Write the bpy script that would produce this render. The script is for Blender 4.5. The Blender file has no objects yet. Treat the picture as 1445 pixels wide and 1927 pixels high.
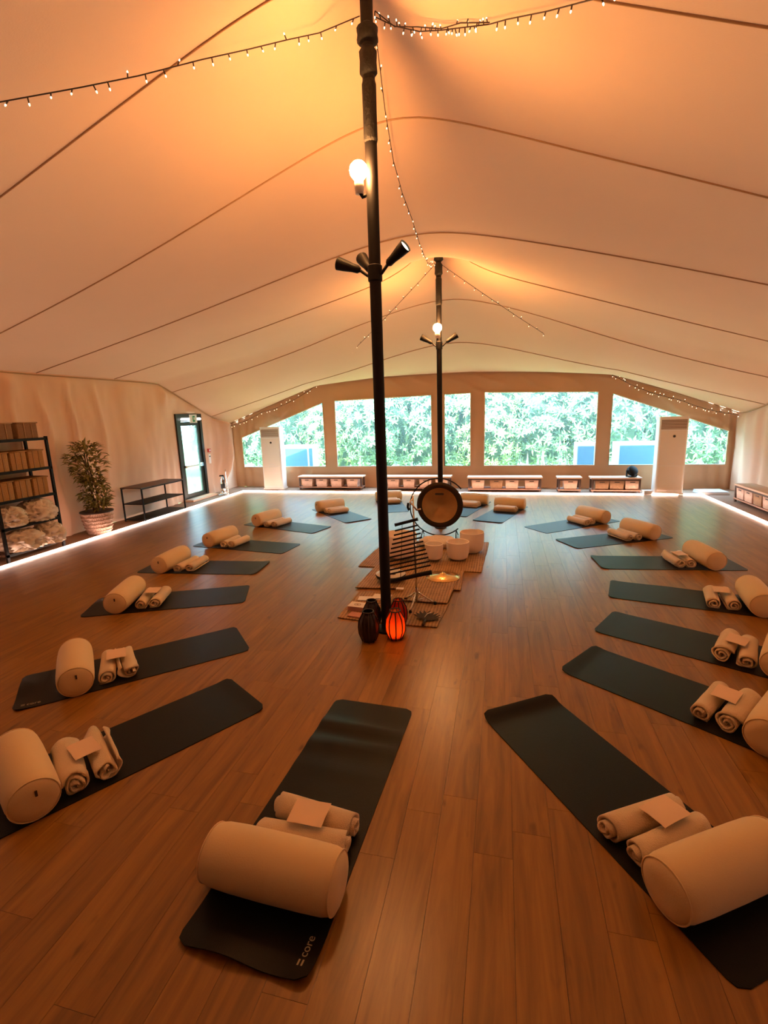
import bpy, math, random
import numpy as np
from mathutils import Vector, Matrix, noise
random.seed(7)
S = bpy.context.scene
C = S.collection
PI = math.pi

# ------------------------------------------------------------------ camera
cd = bpy.data.cameras.new('camera')
cam = bpy.data.objects.new('camera', cd); C.objects.link(cam)
cr = Vector((0.97136596, 0.23545815, -0.03174311)); cu = Vector((-0.0172798, 0.20326583, 0.9789711)); cf = Vector((-0.23695901, 0.95039069, -0.20151418))
cam.matrix_world = Matrix(((cr.x, cu.x, -cf.x, 1.1153), (cr.y, cu.y, -cf.y, -4.4318), (cr.z, cu.z, -cf.z, 2.168), (0, 0, 0, 1)))
cd.sensor_fit = 'VERTICAL'; cd.sensor_height = 36.0; cd.sensor_width = 36.0; cd.lens = 36.0 * 905.6 / 1927; cd.clip_start = 0.05; cd.clip_end = 300
S.camera = cam

# ------------------------------------------------------------------ light and exposure
S.view_settings.view_transform = 'Standard'; S.view_settings.look = 'None'; S.view_settings.gamma = 1.0
S.view_settings.use_curve_mapping = False
S.view_settings.exposure = 0.65
W = bpy.data.worlds.new('sky'); S.world = W; W.use_nodes = True
nt = W.node_tree; nt.nodes.clear()
wo = nt.nodes.new('ShaderNodeOutputWorld'); bg = nt.nodes.new('ShaderNodeBackground')
bg.inputs[0].default_value = (0.44, 0.74, 1.0, 1); bg.inputs[1].default_value = 14.0
nt.links.new(bg.outputs[0], wo.inputs[0])
sd = bpy.data.lights.new('sun', 'SUN'); sun = bpy.data.objects.new('sun', sd); C.objects.link(sun)
sd.energy = 20.0; sd.color = (1.0, 0.97, 0.88); sd.angle = 0.01
sun.rotation_euler = Vector((0.22, 0.5, -0.84)).to_track_quat('-Z', 'Y').to_euler()
S.cycles.max_bounces = 8; S.cycles.caustics_reflective = False; S.cycles.caustics_refractive = False
BULB_POWER = 395.0      # emission strength of the globe bulbs
SPOT_W = 42.0           # watts of the spot heads
LED = 18.0               # emission strength of the floor strips
LAMP_COL = (1.0, 0.44, 0.11)

# ------------------------------------------------------------------ materials
def new_mat(name):
    m = bpy.data.materials.new(name); m.use_nodes = True
    return m, m.node_tree, m.node_tree.nodes.get('Principled BSDF')
def mat(name, col, rough=0.6, metal=0.0, spec=0.5, bump=0.0, bscale=60.0, vary=0.0, vscale=8.0, stretch=None, emit=None, estr=0.0, coat=0.0, sheen=0.0):
    m, t, b = new_mat(name)
    b.inputs['Base Color'].default_value = (*col, 1); b.inputs['Roughness'].default_value = rough
    b.inputs['Metallic'].default_value = metal; b.inputs['Specular IOR Level'].default_value = spec
    b.inputs['Coat Weight'].default_value = coat; b.inputs['Sheen Weight'].default_value = sheen
    if emit: b.inputs['Emission Color'].default_value = (*emit, 1); b.inputs['Emission Strength'].default_value = estr
    if bump or vary:
        tc = t.nodes.new('ShaderNodeTexCoord'); mp = t.nodes.new('ShaderNodeMapping')
        if stretch: mp.inputs['Scale'].default_value = stretch
        t.links.new(tc.outputs['Object'], mp.inputs['Vector'])
    if vary:
        n = t.nodes.new('ShaderNodeTexNoise'); n.inputs['Scale'].default_value = vscale; n.inputs['Detail'].default_value = 4
        t.links.new(mp.outputs[0], n.inputs['Vector'])
        mx = t.nodes.new('ShaderNodeMix'); mx.data_type = 'RGBA'
        mx.inputs[6].default_value = (*[c * (1 - vary) for c in col], 1); mx.inputs[7].default_value = (*[min(1, c * (1 + vary)) for c in col], 1)
        t.links.new(n.outputs['Fac'], mx.inputs[0]); t.links.new(mx.outputs[2], b.inputs['Base Color'])
    if bump:
        n2 = t.nodes.new('ShaderNodeTexNoise'); n2.inputs['Scale'].default_value = bscale; n2.inputs['Detail'].default_value = 3
        t.links.new(mp.outputs[0], n2.inputs['Vector'])
        bp = t.nodes.new('ShaderNodeBump'); bp.inputs['Strength'].default_value = bump; bp.inputs['Distance'].default_value = 0.02
        t.links.new(n2.outputs['Fac'], bp.inputs['Height']); t.links.new(bp.outputs[0], b.inputs['Normal'])
    return m
def emit_mat(name, col, s, sample=True):
    m = bpy.data.materials.new(name); m.use_nodes = True; t = m.node_tree; t.nodes.clear()
    o = t.nodes.new('ShaderNodeOutputMaterial'); e = t.nodes.new('ShaderNodeEmission')
    e.inputs[0].default_value = (*col, 1); e.inputs[1].default_value = s; t.links.new(e.outputs[0], o.inputs[0])
    if not sample: m.cycles.emission_sampling = 'NONE'
    return m
def pane_mat(name, tint, refl, haze=0.0):
    m = bpy.data.materials.new(name); m.use_nodes = True; t = m.node_tree; t.nodes.clear()
    o = t.nodes.new('ShaderNodeOutputMaterial'); tr = t.nodes.new('ShaderNodeBsdfTransparent'); g = t.nodes.new('ShaderNodeBsdfGlossy'); tl = t.nodes.new('ShaderNodeBsdfTranslucent')
    mx = t.nodes.new('ShaderNodeMixShader'); mh = t.nodes.new('ShaderNodeMixShader'); lw = t.nodes.new('ShaderNodeLayerWeight'); mu = t.nodes.new('ShaderNodeMath'); mu.operation = 'MULTIPLY'
    lw.inputs[0].default_value = 0.25; mu.inputs[1].default_value = refl; mh.inputs[0].default_value = haze
    tr.inputs[0].default_value = (*tint, 1); g.inputs['Roughness'].default_value = 0.08; tl.inputs[0].default_value = (0.85, 0.98, 1.0, 1)
    t.links.new(tr.outputs[0], mh.inputs[1]); t.links.new(tl.outputs[0], mh.inputs[2])
    t.links.new(lw.outputs['Fresnel'], mu.inputs[0]); t.links.new(mu.outputs[0], mx.inputs[0])
    t.links.new(mh.outputs[0], mx.inputs[1]); t.links.new(g.outputs[0], mx.inputs[2]); t.links.new(mx.outputs[0], o.inputs[0])
    return m
def wood_floor(name, c0, c1, rough, spec=0.5):
    m, t, b = new_mat(name); L = t.links.new; N = t.nodes.new
    geo = N('ShaderNodeNewGeometry'); oi = N('ShaderNodeObjectInfo')
    add = N('ShaderNodeMath'); add.operation = 'ADD'; fr = N('ShaderNodeMath'); fr.operation = 'FRACT'
    L(geo.outputs['Random Per Island'], add.inputs[0]); L(oi.outputs['Random'], add.inputs[1]); L(add.outputs[0], fr.inputs[0])
    off = N('ShaderNodeMath'); off.operation = 'MULTIPLY'; off.inputs[1].default_value = 37.0; L(fr.outputs[0], off.inputs[0])
    cmb = N('ShaderNodeCombineXYZ'); L(off.outputs[0], cmb.inputs[2])
    va = N('ShaderNodeVectorMath'); va.operation = 'ADD'; L(geo.outputs['Position'], va.inputs[0]); L(cmb.outputs[0], va.inputs[1])
    mp = N('ShaderNodeMapping'); mp.inputs['Scale'].default_value = (16, 1.3, 1); L(va.outputs[0], mp.inputs['Vector'])
    n1 = N('ShaderNodeTexNoise'); n1.inputs['Scale'].default_value = 1.0; n1.inputs['Detail'].default_value = 6; n1.inputs['Roughness'].default_value = 0.62; n1.inputs['Distortion'].default_value = 0.6
    L(mp.outputs[0], n1.inputs['Vector'])
    mp2 = N('ShaderNodeMapping'); mp2.inputs['Scale'].default_value = (9, 3.0, 1); L(va.outputs[0], mp2.inputs['Vector'])
    n2 = N('ShaderNodeTexNoise'); n2.inputs['Scale'].default_value = 1.4; n2.inputs['Detail'].default_value = 2; L(mp2.outputs[0], n2.inputs['Vector'])
    kn = N('ShaderNodeMapRange'); kn.inputs[1].default_value = 0.68; kn.inputs[2].default_value = 0.8; L(n2.outputs['Fac'], kn.inputs[0])
    r = N('ShaderNodeMapRange'); r.inputs[1].default_value = 0.25; r.inputs[2].default_value = 0.75; L(n1.outputs['Fac'], r.inputs[0])
    tone = N('ShaderNodeMath'); tone.operation = 'MULTIPLY_ADD'; tone.inputs[1].default_value = 0.16; L(fr.outputs[0], tone.inputs[0])
    rm = N('ShaderNodeMath'); rm.operation = 'MULTIPLY'; rm.inputs[1].default_value = 0.84; L(r.outputs[0], rm.inputs[0]); L(rm.outputs[0], tone.inputs[2])
    mx = N('ShaderNodeMix'); mx.data_type = 'RGBA'; mx.inputs[6].default_value = (*c0, 1); mx.inputs[7].default_value = (*c1, 1); L(tone.outputs[0], mx.inputs[0])
    mk = N('ShaderNodeMix'); mk.data_type = 'RGBA'; mk.inputs[7].default_value = (*[c * .55 for c in c0], 1); L(mx.outputs[2], mk.inputs[6])
    km = N('ShaderNodeMath'); km.operation = 'MULTIPLY'; km.inputs[1].default_value = 0.8; L(kn.outputs[0], km.inputs[0]); L(km.outputs[0], mk.inputs[0])
    L(mk.outputs[2], b.inputs['Base Color'])
    rr = N('ShaderNodeMapRange'); rr.inputs[3].default_value = rough - .015; rr.inputs[4].default_value = rough + .015; L(n1.outputs['Fac'], rr.inputs[0]); L(rr.outputs[0], b.inputs['Roughness'])
    b.inputs['Specular IOR Level'].default_value = spec
    bp = N('ShaderNodeBump'); bp.inputs['Strength'].default_value = 0.012; bp.inputs['Distance'].default_value = 0.01; L(n1.outputs['Fac'], bp.inputs['Height']); L(bp.outputs[0], b.inputs['Normal'])
    return m
def canvas(name, col, trans=0.0):
    m, t, b = new_mat(name); L = t.links.new; N = t.nodes.new
    tc = N('ShaderNodeTexCoord'); n = N('ShaderNodeTexNoise'); n.inputs['Scale'].default_value = 0.9; n.inputs['Detail'].default_value = 3; L(tc.outputs['Object'], n.inputs['Vector'])
    mx = N('ShaderNodeMix'); mx.data_type = 'RGBA'; mx.inputs[6].default_value = (*[c * .93 for c in col], 1); mx.inputs[7].default_value = (*[min(1, c * 1.06) for c in col], 1)
    L(n.outputs['Fac'], mx.inputs[0]); L(mx.outputs[2], b.inputs['Base Color'])
    b.inputs['Roughness'].default_value = 0.9; b.inputs['Specular IOR Level'].default_value = 0.15
    n2 = N('ShaderNodeTexNoise'); n2.inputs['Scale'].default_value = 90; n2.inputs['Detail'].default_value = 2; L(tc.outputs['Object'], n2.inputs['Vector'])
    bp = N('ShaderNodeBump'); bp.inputs['Strength'].default_value = 0.08; bp.inputs['Distance'].default_value = 0.01; L(n2.outputs['Fac'], bp.inputs['Height']); L(bp.outputs[0], b.inputs['Normal'])
    if trans:
        tr = N('ShaderNodeBsdfTranslucent'); tr.inputs[0].default_value = (1.0, 0.37, 0.16, 1); ms = N('ShaderNodeMixShader'); ms.inputs[0].default_value = trans
        out = [x for x in t.nodes if x.type == 'OUTPUT_MATERIAL'][0]
        L(b.outputs[0], ms.inputs[1]); L(tr.outputs[0], ms.inputs[2]); L(ms.outputs[0], out.inputs[0])
    return m
def weave(name, c0, c1, scale, rough=0.7, axis='Z'):
    m, t, b = new_mat(name); L = t.links.new; N = t.nodes.new
    tc = N('ShaderNodeTexCoord'); ws = []
    for ax in ('X', 'Y', 'Z'):
        w = N('ShaderNodeTexWave'); w.bands_direction = ax; w.inputs['Scale'].default_value = scale; w.inputs['Distortion'].default_value = 1.5; w.inputs['Detail'].default_value = 1
        L(tc.outputs['Object'], w.inputs['Vector']); ws.append(w)
    a = N('ShaderNodeMath'); a.operation = 'ADD'; L(ws[0].outputs['Fac'], a.inputs[0]); L(ws[1].outputs['Fac'], a.inputs[1])
    a2 = N('ShaderNodeMath'); a2.operation = 'ADD'; L(a.outputs[0], a2.inputs[0]); L(ws[2].outputs['Fac'], a2.inputs[1])
    r = N('ShaderNodeMapRange'); r.inputs[1].default_value = 0.5; r.inputs[2].default_value = 2.5; L(a2.outputs[0], r.inputs[0])
    mx = N('ShaderNodeMix'); mx.data_type = 'RGBA'; mx.inputs[6].default_value = (*c0, 1); mx.inputs[7].default_value = (*c1, 1); L(r.outputs[0], mx.inputs[0]); L(mx.outputs[2], b.inputs['Base Color'])
    b.inputs['Roughness'].default_value = rough
    bp = N('ShaderNodeBump'); bp.inputs['Strength'].default_value = 0.5; bp.inputs['Distance'].default_value = 0.01; L(r.outputs[0], bp.inputs['Height']); L(bp.outputs[0], b.inputs['Normal'])
    return m
def leaf_mat(name, c0, c1, tr=0.25):
    m, t, b = new_mat(name); L = t.links.new; N = t.nodes.new
    g = N('ShaderNodeNewGeometry'); mx = N('ShaderNodeMix'); mx.data_type = 'RGBA'; mx.inputs[6].default_value = (*c0, 1); mx.inputs[7].default_value = (*c1, 1)
    L(g.outputs['Random Per Island'], mx.inputs[0]); L(mx.outputs[2], b.inputs['Base Color']); b.inputs['Roughness'].default_value = 0.45
    tl = N('ShaderNodeBsdfTranslucent'); L(mx.outputs[2], tl.inputs[0]); ms = N('ShaderNodeMixShader'); ms.inputs[0].default_value = tr
    out = [x for x in t.nodes if x.type == 'OUTPUT_MATERIAL'][0]; L(b.outputs[0], ms.inputs[1]); L(tl.outputs[0], ms.inputs[2]); L(ms.outputs[0], out.inputs[0])
    return m

M = {}
M['plank'] = wood_floor('oak_plank', (0.118, 0.044, 0.0050), (0.36, 0.160, 0.022), 0.31, 0.5)
M['subfloor'] = mat('subfloor', (0.06, 0.03, 0.015), 0.8)
M['border'] = mat('brown_border_floor', (0.30, 0.17, 0.10), 0.7, vary=.25, vscale=3, bump=.1)
M['roof'] = canvas('cream_canvas_roof', (0.66, 0.44, 0.285), 0.010)
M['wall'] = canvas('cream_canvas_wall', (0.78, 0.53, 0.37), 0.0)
M['endwall'] = canvas('shaded_canvas_end_wall', (0.58, 0.345, 0.20), 0.0)  # same canvas, backlit shade put into a darker base colour
M['frontwall'] = canvas('fill_blocking_canvas', (0.16, 0.09, 0.05), 0.0)  # unseen wall, its dark colour made up to hold back fill light
M['seam'] = mat('seam_tape', (0.46, 0.28, 0.15), 0.9)
M['pvc'] = pane_mat('clear_pvc', (0.93, 0.97, 1.0), 0.5, 0.055)
M['glass'] = pane_mat('door_glass', (0.93, 0.98, 0.95), 0.8, 0.05)
M['welt'] = mat('welt', (0.80, 0.72, 0.62), 0.7)
M['led'] = emit_mat('led_strip', (1.0, 0.68, 0.55), LED)
M['black'] = mat('black_metal', (0.006, 0.005, 0.005), 0.55, spec=0.2)
M['wrap'] = mat('black_wrap', (0.006, 0.005, 0.004), 0.85, bump=.4, bscale=40)
M['bulb'] = emit_mat('globe_bulb', (1.0, 0.44, 0.135), BULB_POWER)
M['lens'] = emit_mat('spot_lens', (1.0, 0.72, 0.40), 12.0, False)
M['lensoff'] = mat('dark_lens', (0.03, 0.03, 0.03), 0.2)
M['mini'] = emit_mat('mini_bulb', (1.0, 0.74, 0.42), 4.0, False)
M['wire'] = mat('dark_wire', (0.03, 0.013, 0.006), 0.6)
M['mat'] = mat('black_rubber_mat', (0.0065, 0.0065, 0.0045), 0.38, bump=.15, bscale=220, vary=.2, vscale=5, spec=0.15)
M['print'] = mat('pale_print', (0.42, 0.36, 0.22), 0.6)
M['bolster'] = mat('cream_cotton', (0.72, 0.51, 0.27), 0.9, bump=.12, bscale=160, sheen=.2)
M['zip'] = mat('dark_zip', (0.05, 0.03, 0.02), 0.5)
M['towel'] = mat('cream_terry', (0.78, 0.58, 0.35), 0.95, bump=.5, bscale=190, sheen=.4)
M['card'] = mat('peach_card', (0.80, 0.55, 0.36), 0.7)
M['acwhite'] = mat('white_plastic', (0.90, 0.84, 0.77), 0.4)
M['acpanel'] = mat('cream_panel', (0.86, 0.76, 0.64), 0.45)
M['acgrille'] = mat('tan_grille', (0.30, 0.19, 0.12), 0.6)
M['benchtop'] = mat('pale_bench_top', (0.62, 0.42, 0.28), 0.5, vary=.2, vscale=6, stretch=(1, 8, 8))
M['benchwood'] = mat('brown_bench_wood', (0.30, 0.15, 0.09), 0.6, vary=.3, vscale=6)
M['benchdark'] = mat('dark_bench_frame', (0.06, 0.03, 0.02), 0.6)
M['basket'] = weave('pale_woven_basket', (0.42, 0.24, 0.16), (0.78, 0.55, 0.42), 22)
M['basketbrown'] = weave('brown_woven_basket', (0.18, 0.09, 0.04), (0.45, 0.25, 0.12), 22)
M['wicker'] = weave('orange_wicker', (0.22, 0.10, 0.03), (0.52, 0.27, 0.09), 18)
M['potweave'] = weave('whitewashed_wicker', (0.30, 0.15, 0.09), (0.78, 0.52, 0.40), 14)
M['rush'] = weave('rush_weave', (0.15, 0.075, 0.025), (0.50, 0.29, 0.12), 9)
M['blanket'] = mat('pale_blanket', (0.78, 0.66, 0.54), 0.95, bump=.35, bscale=70)
M['strap'] = mat('white_strap', (0.85, 0.76, 0.66), 0.8)
M['darkwood'] = mat('dark_wood_board', (0.09, 0.04, 0.02), 0.5, vary=.4, vscale=8, stretch=(6, 1, 6))
M['leaf'] = leaf_mat('shrub_leaf', (0.10, 0.20, 0.09), (0.32, 0.46, 0.24))
M['leafpale'] = leaf_mat('pale_shrub_leaf', (0.20, 0.33, 0.10), (0.46, 0.58, 0.26))
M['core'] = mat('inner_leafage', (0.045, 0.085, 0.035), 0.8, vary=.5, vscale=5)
M['bark'] = mat('bark', (0.16, 0.10, 0.06), 0.9, bump=.4)
M['grass'] = mat('lawn', (0.20, 0.32, 0.10), 0.9, vary=.4, vscale=3)
M['potleaf'] = leaf_mat('potted_leaf', (0.05, 0.05, 0.010), (0.42, 0.33, 0.08), 0.15)
M['soil'] = mat('soil', (0.04, 0.02, 0.012), 0.95)
M['doorframe'] = mat('dark_green_frame', (0.020, 0.024, 0.018), 0.35)
M['white'] = mat('white_paint', (0.80, 0.78, 0.74), 0.5)
M['tube'] = emit_mat('sign_tube', (1.0, 0.95, 0.85), 2.2, False)
M['green'] = mat('sign_green', (0.02, 0.30, 0.12), 0.5)
M['red'] = mat('red_plastic', (0.55, 0.03, 0.02), 0.4)
M['chrome'] = mat('chrome', (0.75, 0.70, 0.64), 0.18, metal=1.0)
M['brass'] = mat('cymbal_brass', (0.85, 0.55, 0.22), 0.22, metal=1.0, bump=.05, bscale=60)
M['gongface'] = mat('gong_bronze', (0.55, 0.33, 0.15), 0.30, metal=1.0, bump=.25, bscale=14, vary=.25, vscale=6)
M['gongrim'] = mat('gong_dark_rim', (0.030, 0.018, 0.010), 0.5, metal=.6)
M['gongmark'] = mat('gong_print', (0.02, 0.012, 0.008), 0.6)
M['crystal'] = mat('frosted_quartz', (0.95, 0.84, 0.75), 0.55, bump=.1, bscale=120)
M['condenser'] = mat('condenser_casing', (0.85, 0.86, 0.86), 0.5)
M['coil'] = mat('condenser_coil_shade', (0.06, 0.22, 0.50), 0.5)  # bluish cast of outdoor shade put into the panel colour
M['paper'] = mat('white_paper', (0.80, 0.74, 0.68), 0.8)
M['pinkpaper'] = mat('pink_cover', (0.55, 0.26, 0.20), 0.7)
M['woodred'] = mat('turned_wood', (0.30, 0.13, 0.05), 0.4, vary=.4, vscale=10)
M['feather'] = mat('dark_feather', (0.035, 0.02, 0.012), 0.8, bump=.3)
M['sheepskin'] = mat('sheepskin', (0.82, 0.70, 0.60), 1.0, bump=.8, bscale=50)
M['drumtop'] = mat('drum_pale_top', (0.62, 0.58, 0.52), 0.3)
M['candle'] = emit_mat('candle_flame', (1.0, 0.40, 0.08), 30.0)
M['wax'] = mat('wax', (0.9, 0.6, 0.4), 0.5)
M['rattan'] = mat('dark_rattan', (0.035, 0.015, 0.008), 0.6)
M['sheet'] = mat('pale_sheet', (0.72, 0.78, 0.84), 0.35)
M['bluepad'] = mat('blue_grey_pad', (0.55, 0.60, 0.66), 0.6)
def lantern_glass(name, col):
    m = bpy.data.materials.new(name); m.use_nodes = True; t = m.node_tree; t.nodes.clear()
    o = t.nodes.new('ShaderNodeOutputMaterial'); a = t.nodes.new('ShaderNodeBsdfTranslucent'); b = t.nodes.new('ShaderNodeBsdfPrincipled'); x = t.nodes.new('ShaderNodeMixShader')
    a.inputs[0].default_value = (*col, 1); b.inputs['Base Color'].default_value = (*[c * .4 for c in col], 1); b.inputs['Roughness'].default_value = .25; x.inputs[0].default_value = .7
    t.links.new(b.outputs[0], x.inputs[1]); t.links.new(a.outputs[0], x.inputs[2]); t.links.new(x.outputs[0], o.inputs[0])
    return m
M['redglass'] = lantern_glass('red_lantern_glass', (0.85, 0.09, 0.018))
M['darkglass'] = mat('dark_lantern_glass', (0.014, 0.006, 0.004), 0.3)

# ------------------------------------------------------------------ mesh helpers
class MB:
    def __init__(s): s.v = []; s.f = []
    def add(s, vs, fs):
        o = len(s.v); s.v += [tuple(v) for v in vs]; s.f += [tuple(i + o for i in f) for f in fs]; return s
    def box(s, c, d, rot=None):
        hx, hy, hz = d[0] / 2, d[1] / 2, d[2] / 2
        vs = [Vector((x * hx, y * hy, z * hz)) for z in (-1, 1) for y in (-1, 1) for x in (-1, 1)]
        if rot is not None: vs = [rot @ v for v in vs]
        c = Vector(c)
        return s.add([v + c for v in vs], [(0, 2, 3, 1), (4, 5, 7, 6), (0, 1, 5, 4), (2, 6, 7, 3), (0, 4, 6, 2), (1, 3, 7, 5)])
    def rbox(s, c, d, r, n=3, ax=2):
        # rounded-corner prism about axis ax
        a, b = [(1, 2), (0, 2), (0, 1)][ax]
        pts = []
        for k, (sx, sy) in enumerate(((1, 1), (-1, 1), (-1, -1), (1, -1))):
            for i in range(n + 1):
                t = k * PI / 2 + i / n * PI / 2
                pts.append((sx * (d[a] / 2 - r) + r * math.cos(t), sy * (d[b] / 2 - r) + r * math.sin(t)))
        m = len(pts); vs = []
        for h in (-d[ax] / 2, d[ax] / 2):
            for p in pts:
                v = [0, 0, 0]; v[a] = c[a] + p[0]; v[b] = c[b] + p[1]; v[ax] = c[ax] + h; vs.append(v)
        fl = ax == 1
        fs = [tuple(range(m))[::-1], tuple(range(m, 2 * m))] + [(i, (i + 1) % m, m + (i + 1) % m, m + i) for i in range(m)]
        return s.add(vs, [f[::-1] for f in fs] if fl else fs)
    def lathe(s, prof, n=20, c=(0, 0, 0), axis='Z', cap=True):
        vs = []; c = Vector(c)
        for r, h in prof:
            for i in range(n):
                t = 2 * PI * i / n; x, y = r * math.cos(t), r * math.sin(t)
                vs.append(c + {'Z': Vector((x, y, h)), 'X': Vector((h, x, y)), 'Y': Vector((y, h, x))}[axis])
        fs = []
        for k in range(len(prof) - 1):
            for i in range(n):
                j = (i + 1) % n; fs.append((k * n + i, k * n + j, (k + 1) * n + j, (k + 1) * n + i))
        if cap:
            fs.append(tuple(range(n))[::-1]); e = (len(prof) - 1) * n; fs.append(tuple(range(e, e + n)))
        return s.add(vs, fs)
    def tube(s, pts, r, n=8, closed=False, cap=True):
        pts = [Vector(p) for p in pts]; m = len(pts); vs = []; up = None
        rs = r if isinstance(r, (list, tuple)) else [r] * m
        for i, p in enumerate(pts):
            a = pts[(i - 1) % m] if (closed or i > 0) else p; b = pts[(i + 1) % m] if (closed or i < m - 1) else p
            d = (b - a).normalized()
            if up is None:
                up = Vector((0, 0, 1)) if abs(d.z) < .9 else Vector((1, 0, 0))
            x = up.cross(d).normalized(); y = d.cross(x).normalized(); up = y
            for k in range(n):
                t = 2 * PI * k / n; vs.append(p + rs[i] * (math.cos(t) * x + math.sin(t) * y))
        fs = []
        for i in range(m if closed else m - 1):
            for k in range(n):
                l = (k + 1) % n; a, b = i * n, ((i + 1) % m) * n; fs.append((a + k, a + l, b + l, b + k))
        if cap and not closed:
            fs.append(tuple(range(n))[::-1]); e = (m - 1) * n; fs.append(tuple(range(e, e + n)))
        return s.add(vs, fs)
    def grid(s, fn, us, vs_, skip=None):
        nu, nv = len(us), len(vs_)
        vv = [fn(u, v) for u in us for v in vs_]
        fs = [(i * nv + j, (i + 1) * nv + j, (i + 1) * nv + j + 1, i * nv + j + 1) for i in range(nu - 1) for j in range(nv - 1) if not (skip and skip(i, j))]
        return s.add(vv, fs)
    def prism(s, poly, z0, z1):
        m = len(poly)
        return s.add([(x, y, z0) for x, y in poly] + [(x, y, z1) for x, y in poly], [tuple(range(m))[::-1], tuple(range(m, 2 * m))] + [(i, (i + 1) % m, m + (i + 1) % m, m + i) for i in range(m)])
    def mesh(s, name, m, smooth=False):
        me = bpy.data.meshes.new(name); me.from_pydata(s.v, [], s.f); me.validate(); me.update()
        if m is not None: me.materials.append(M[m] if isinstance(m, str) else m)
        if smooth:
            me.polygons.foreach_set('use_smooth', [True] * len(me.polygons))
            if smooth == 'auto': me.set_sharp_from_angle(angle=math.radians(38))
        return me
    def build(s, name, m, parent=None, smooth=False, loc=None, rz=0):
        return obj(name, s.mesh(name, m, smooth), parent, loc, rz)
def obj(name, me, parent=None, loc=None, rz=0):
    o = bpy.data.objects.new(name, me); C.objects.link(o)
    if parent is not None: o.parent = parent
    if loc is not None: o.location = loc
    if rz: o.rotation_euler = (0, 0, rz)
    return o
def thing(name, label, cat, loc=(0, 0, 0), rz=0, group=None):
    o = bpy.data.objects.new(name, None); C.objects.link(o); o.location = loc; o.rotation_euler = (0, 0, rz)
    o.empty_display_size = .1
    return tag(o, label, cat, group)
def tag(o, label, cat, group=None):
    o['label'] = label; o['category'] = cat
    if group: o['group'] = group
    return o
def struct(o, label=None):
    o['kind'] = 'structure'
    if label: o['label'] = label; 
    return o
def lin(a, b, n): return [a + (b - a) * i / n for i in range(n + 1)]
def clamp(x, a=0., b=1.): return max(a, min(b, x))
def sm(a, b, x):
    t = clamp((x - a) / (b - a)); return t * t * (3 - 2 * t)
def pw(pts, x):
    if x <= pts[0][0]: return pts[0][1]
    for (x0, y0), (x1, y1) in zip(pts, pts[1:]):
        if x <= x1: return y0 + (y1 - y0) * (x - x0) / (x1 - x0)
    return pts[-1][1]
def nz(x, y, z=0): return noise.noise(Vector((x, y, z)))

# ------------------------------------------------------------------ tent geometry
XL, XR, YB, YF = -7.15, 6.75, 9.35, -5.4
POLES = ((0.0, 0.0), (0.0, 4.45))
RIDGE = [(-5.4, 3.2), (-3.6, 3.75), (-1.8, 4.45), (-0.6, 4.90), (0.4, 5.0), (1.2, 4.84), (2.5, 4.52), (3.5, 4.41), (4.45, 4.44), (5.2, 4.42), (6.0, 4.30), (7.6, 3.74), (9.35, 3.19)]
_ry = np.array([p[0] for p in RIDGE]); _rz = np.array([p[1] for p in RIDGE]); _rm = np.gradient(_rz, _ry)
def ridge(y):
    y = clamp(y, _ry[0], _ry[-1]); i = int(min(max(np.searchsorted(_ry, y) - 1, 0), len(_ry) - 2))
    h = _ry[i + 1] - _ry[i]; t = (y - _ry[i]) / h
    return float((2*t**3-3*t*t+1)*_rz[i] + (t**3-2*t*t+t)*h*_rm[i] + (-2*t**3+3*t*t)*_rz[i+1] + (t**3-t*t)*h*_rm[i+1])
BACKTOP = [(XL, 2.03), (-4.08, 3.10), (-2.2, 3.19), (0.3, 3.19), (3.72, 3.02), (XR, 1.92)]
def roof_z(x, y):
    d = min(YB - y, y - YF)
    eL = 2.03 + 1.05 * clamp(d / 3.25); eR = 1.93 + 0.66 * clamp(d / 3.25)
    zc = ridge(y)
    s = abs(x) / (-XL if x < 0 else XR); a = .12
    g = (math.sqrt(s * s + a * a) - a) / (math.sqrt(1 + a * a) - a)
    z = zc - (zc - (eL if x < 0 else eR)) * g
    w = clamp((y - 5.0) / (YB - 5.0)) ** 3.2
    if y < -1.4: w = clamp((-1.4 - y) / (-1.4 - YF)) ** 3.2
    z = z * (1 - w) + pw(BACKTOP, x) * w
    for px, py in POLES:
        r = math.sqrt((x - px) ** 2 + (y - py) ** 2 + .0025)
        z += (.62 if py < 1 else .90) * math.exp(-r / (.55 if py < 1 else .36))
    return z
xs = sorted(set([round(v, 4) for v in lin(XL, XR, 96)] + [0.0] + [round(v, 4) for v in lin(-1.2, 1.2, 40)]))
ys = sorted(set([round(v, 4) for v in lin(YF, YB, 100)] + [round(p[1] + q, 4) for p in POLES for q in lin(-1.2, 1.2, 40)]))
ceiling = struct(MB().grid(lambda x, y: (x, y, roof_z(x, y)), xs, ys).build('ceiling', 'roof', smooth=True), 'cream canvas tent roof peaking at two black poles')
SEAMS = [(-3.9, -3.9, -4.2), (-2.2, -2.5, -2.8), (-.42, -.86, -1.05), (1.28, .92, .88), (2.90, 2.60, 2.30), (4.75, 4.25, 4.75), (6.65, 5.85, 6.75), (8.3, 7.4, 8.15)]
for yl, yc, yr in SEAMS:
    pts = []
    for x in lin(XL + .02, XR - .02, 90):
        y = yc + ((yl if x < 0 else yr) - yc) * (1 - math.exp(-(x / 3.2) ** 2)); pts.append((x, y, roof_z(x, y) - .006))
    MB().tube(pts, .008, 6).build('roof_seam', 'seam', ceiling, True)

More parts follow.
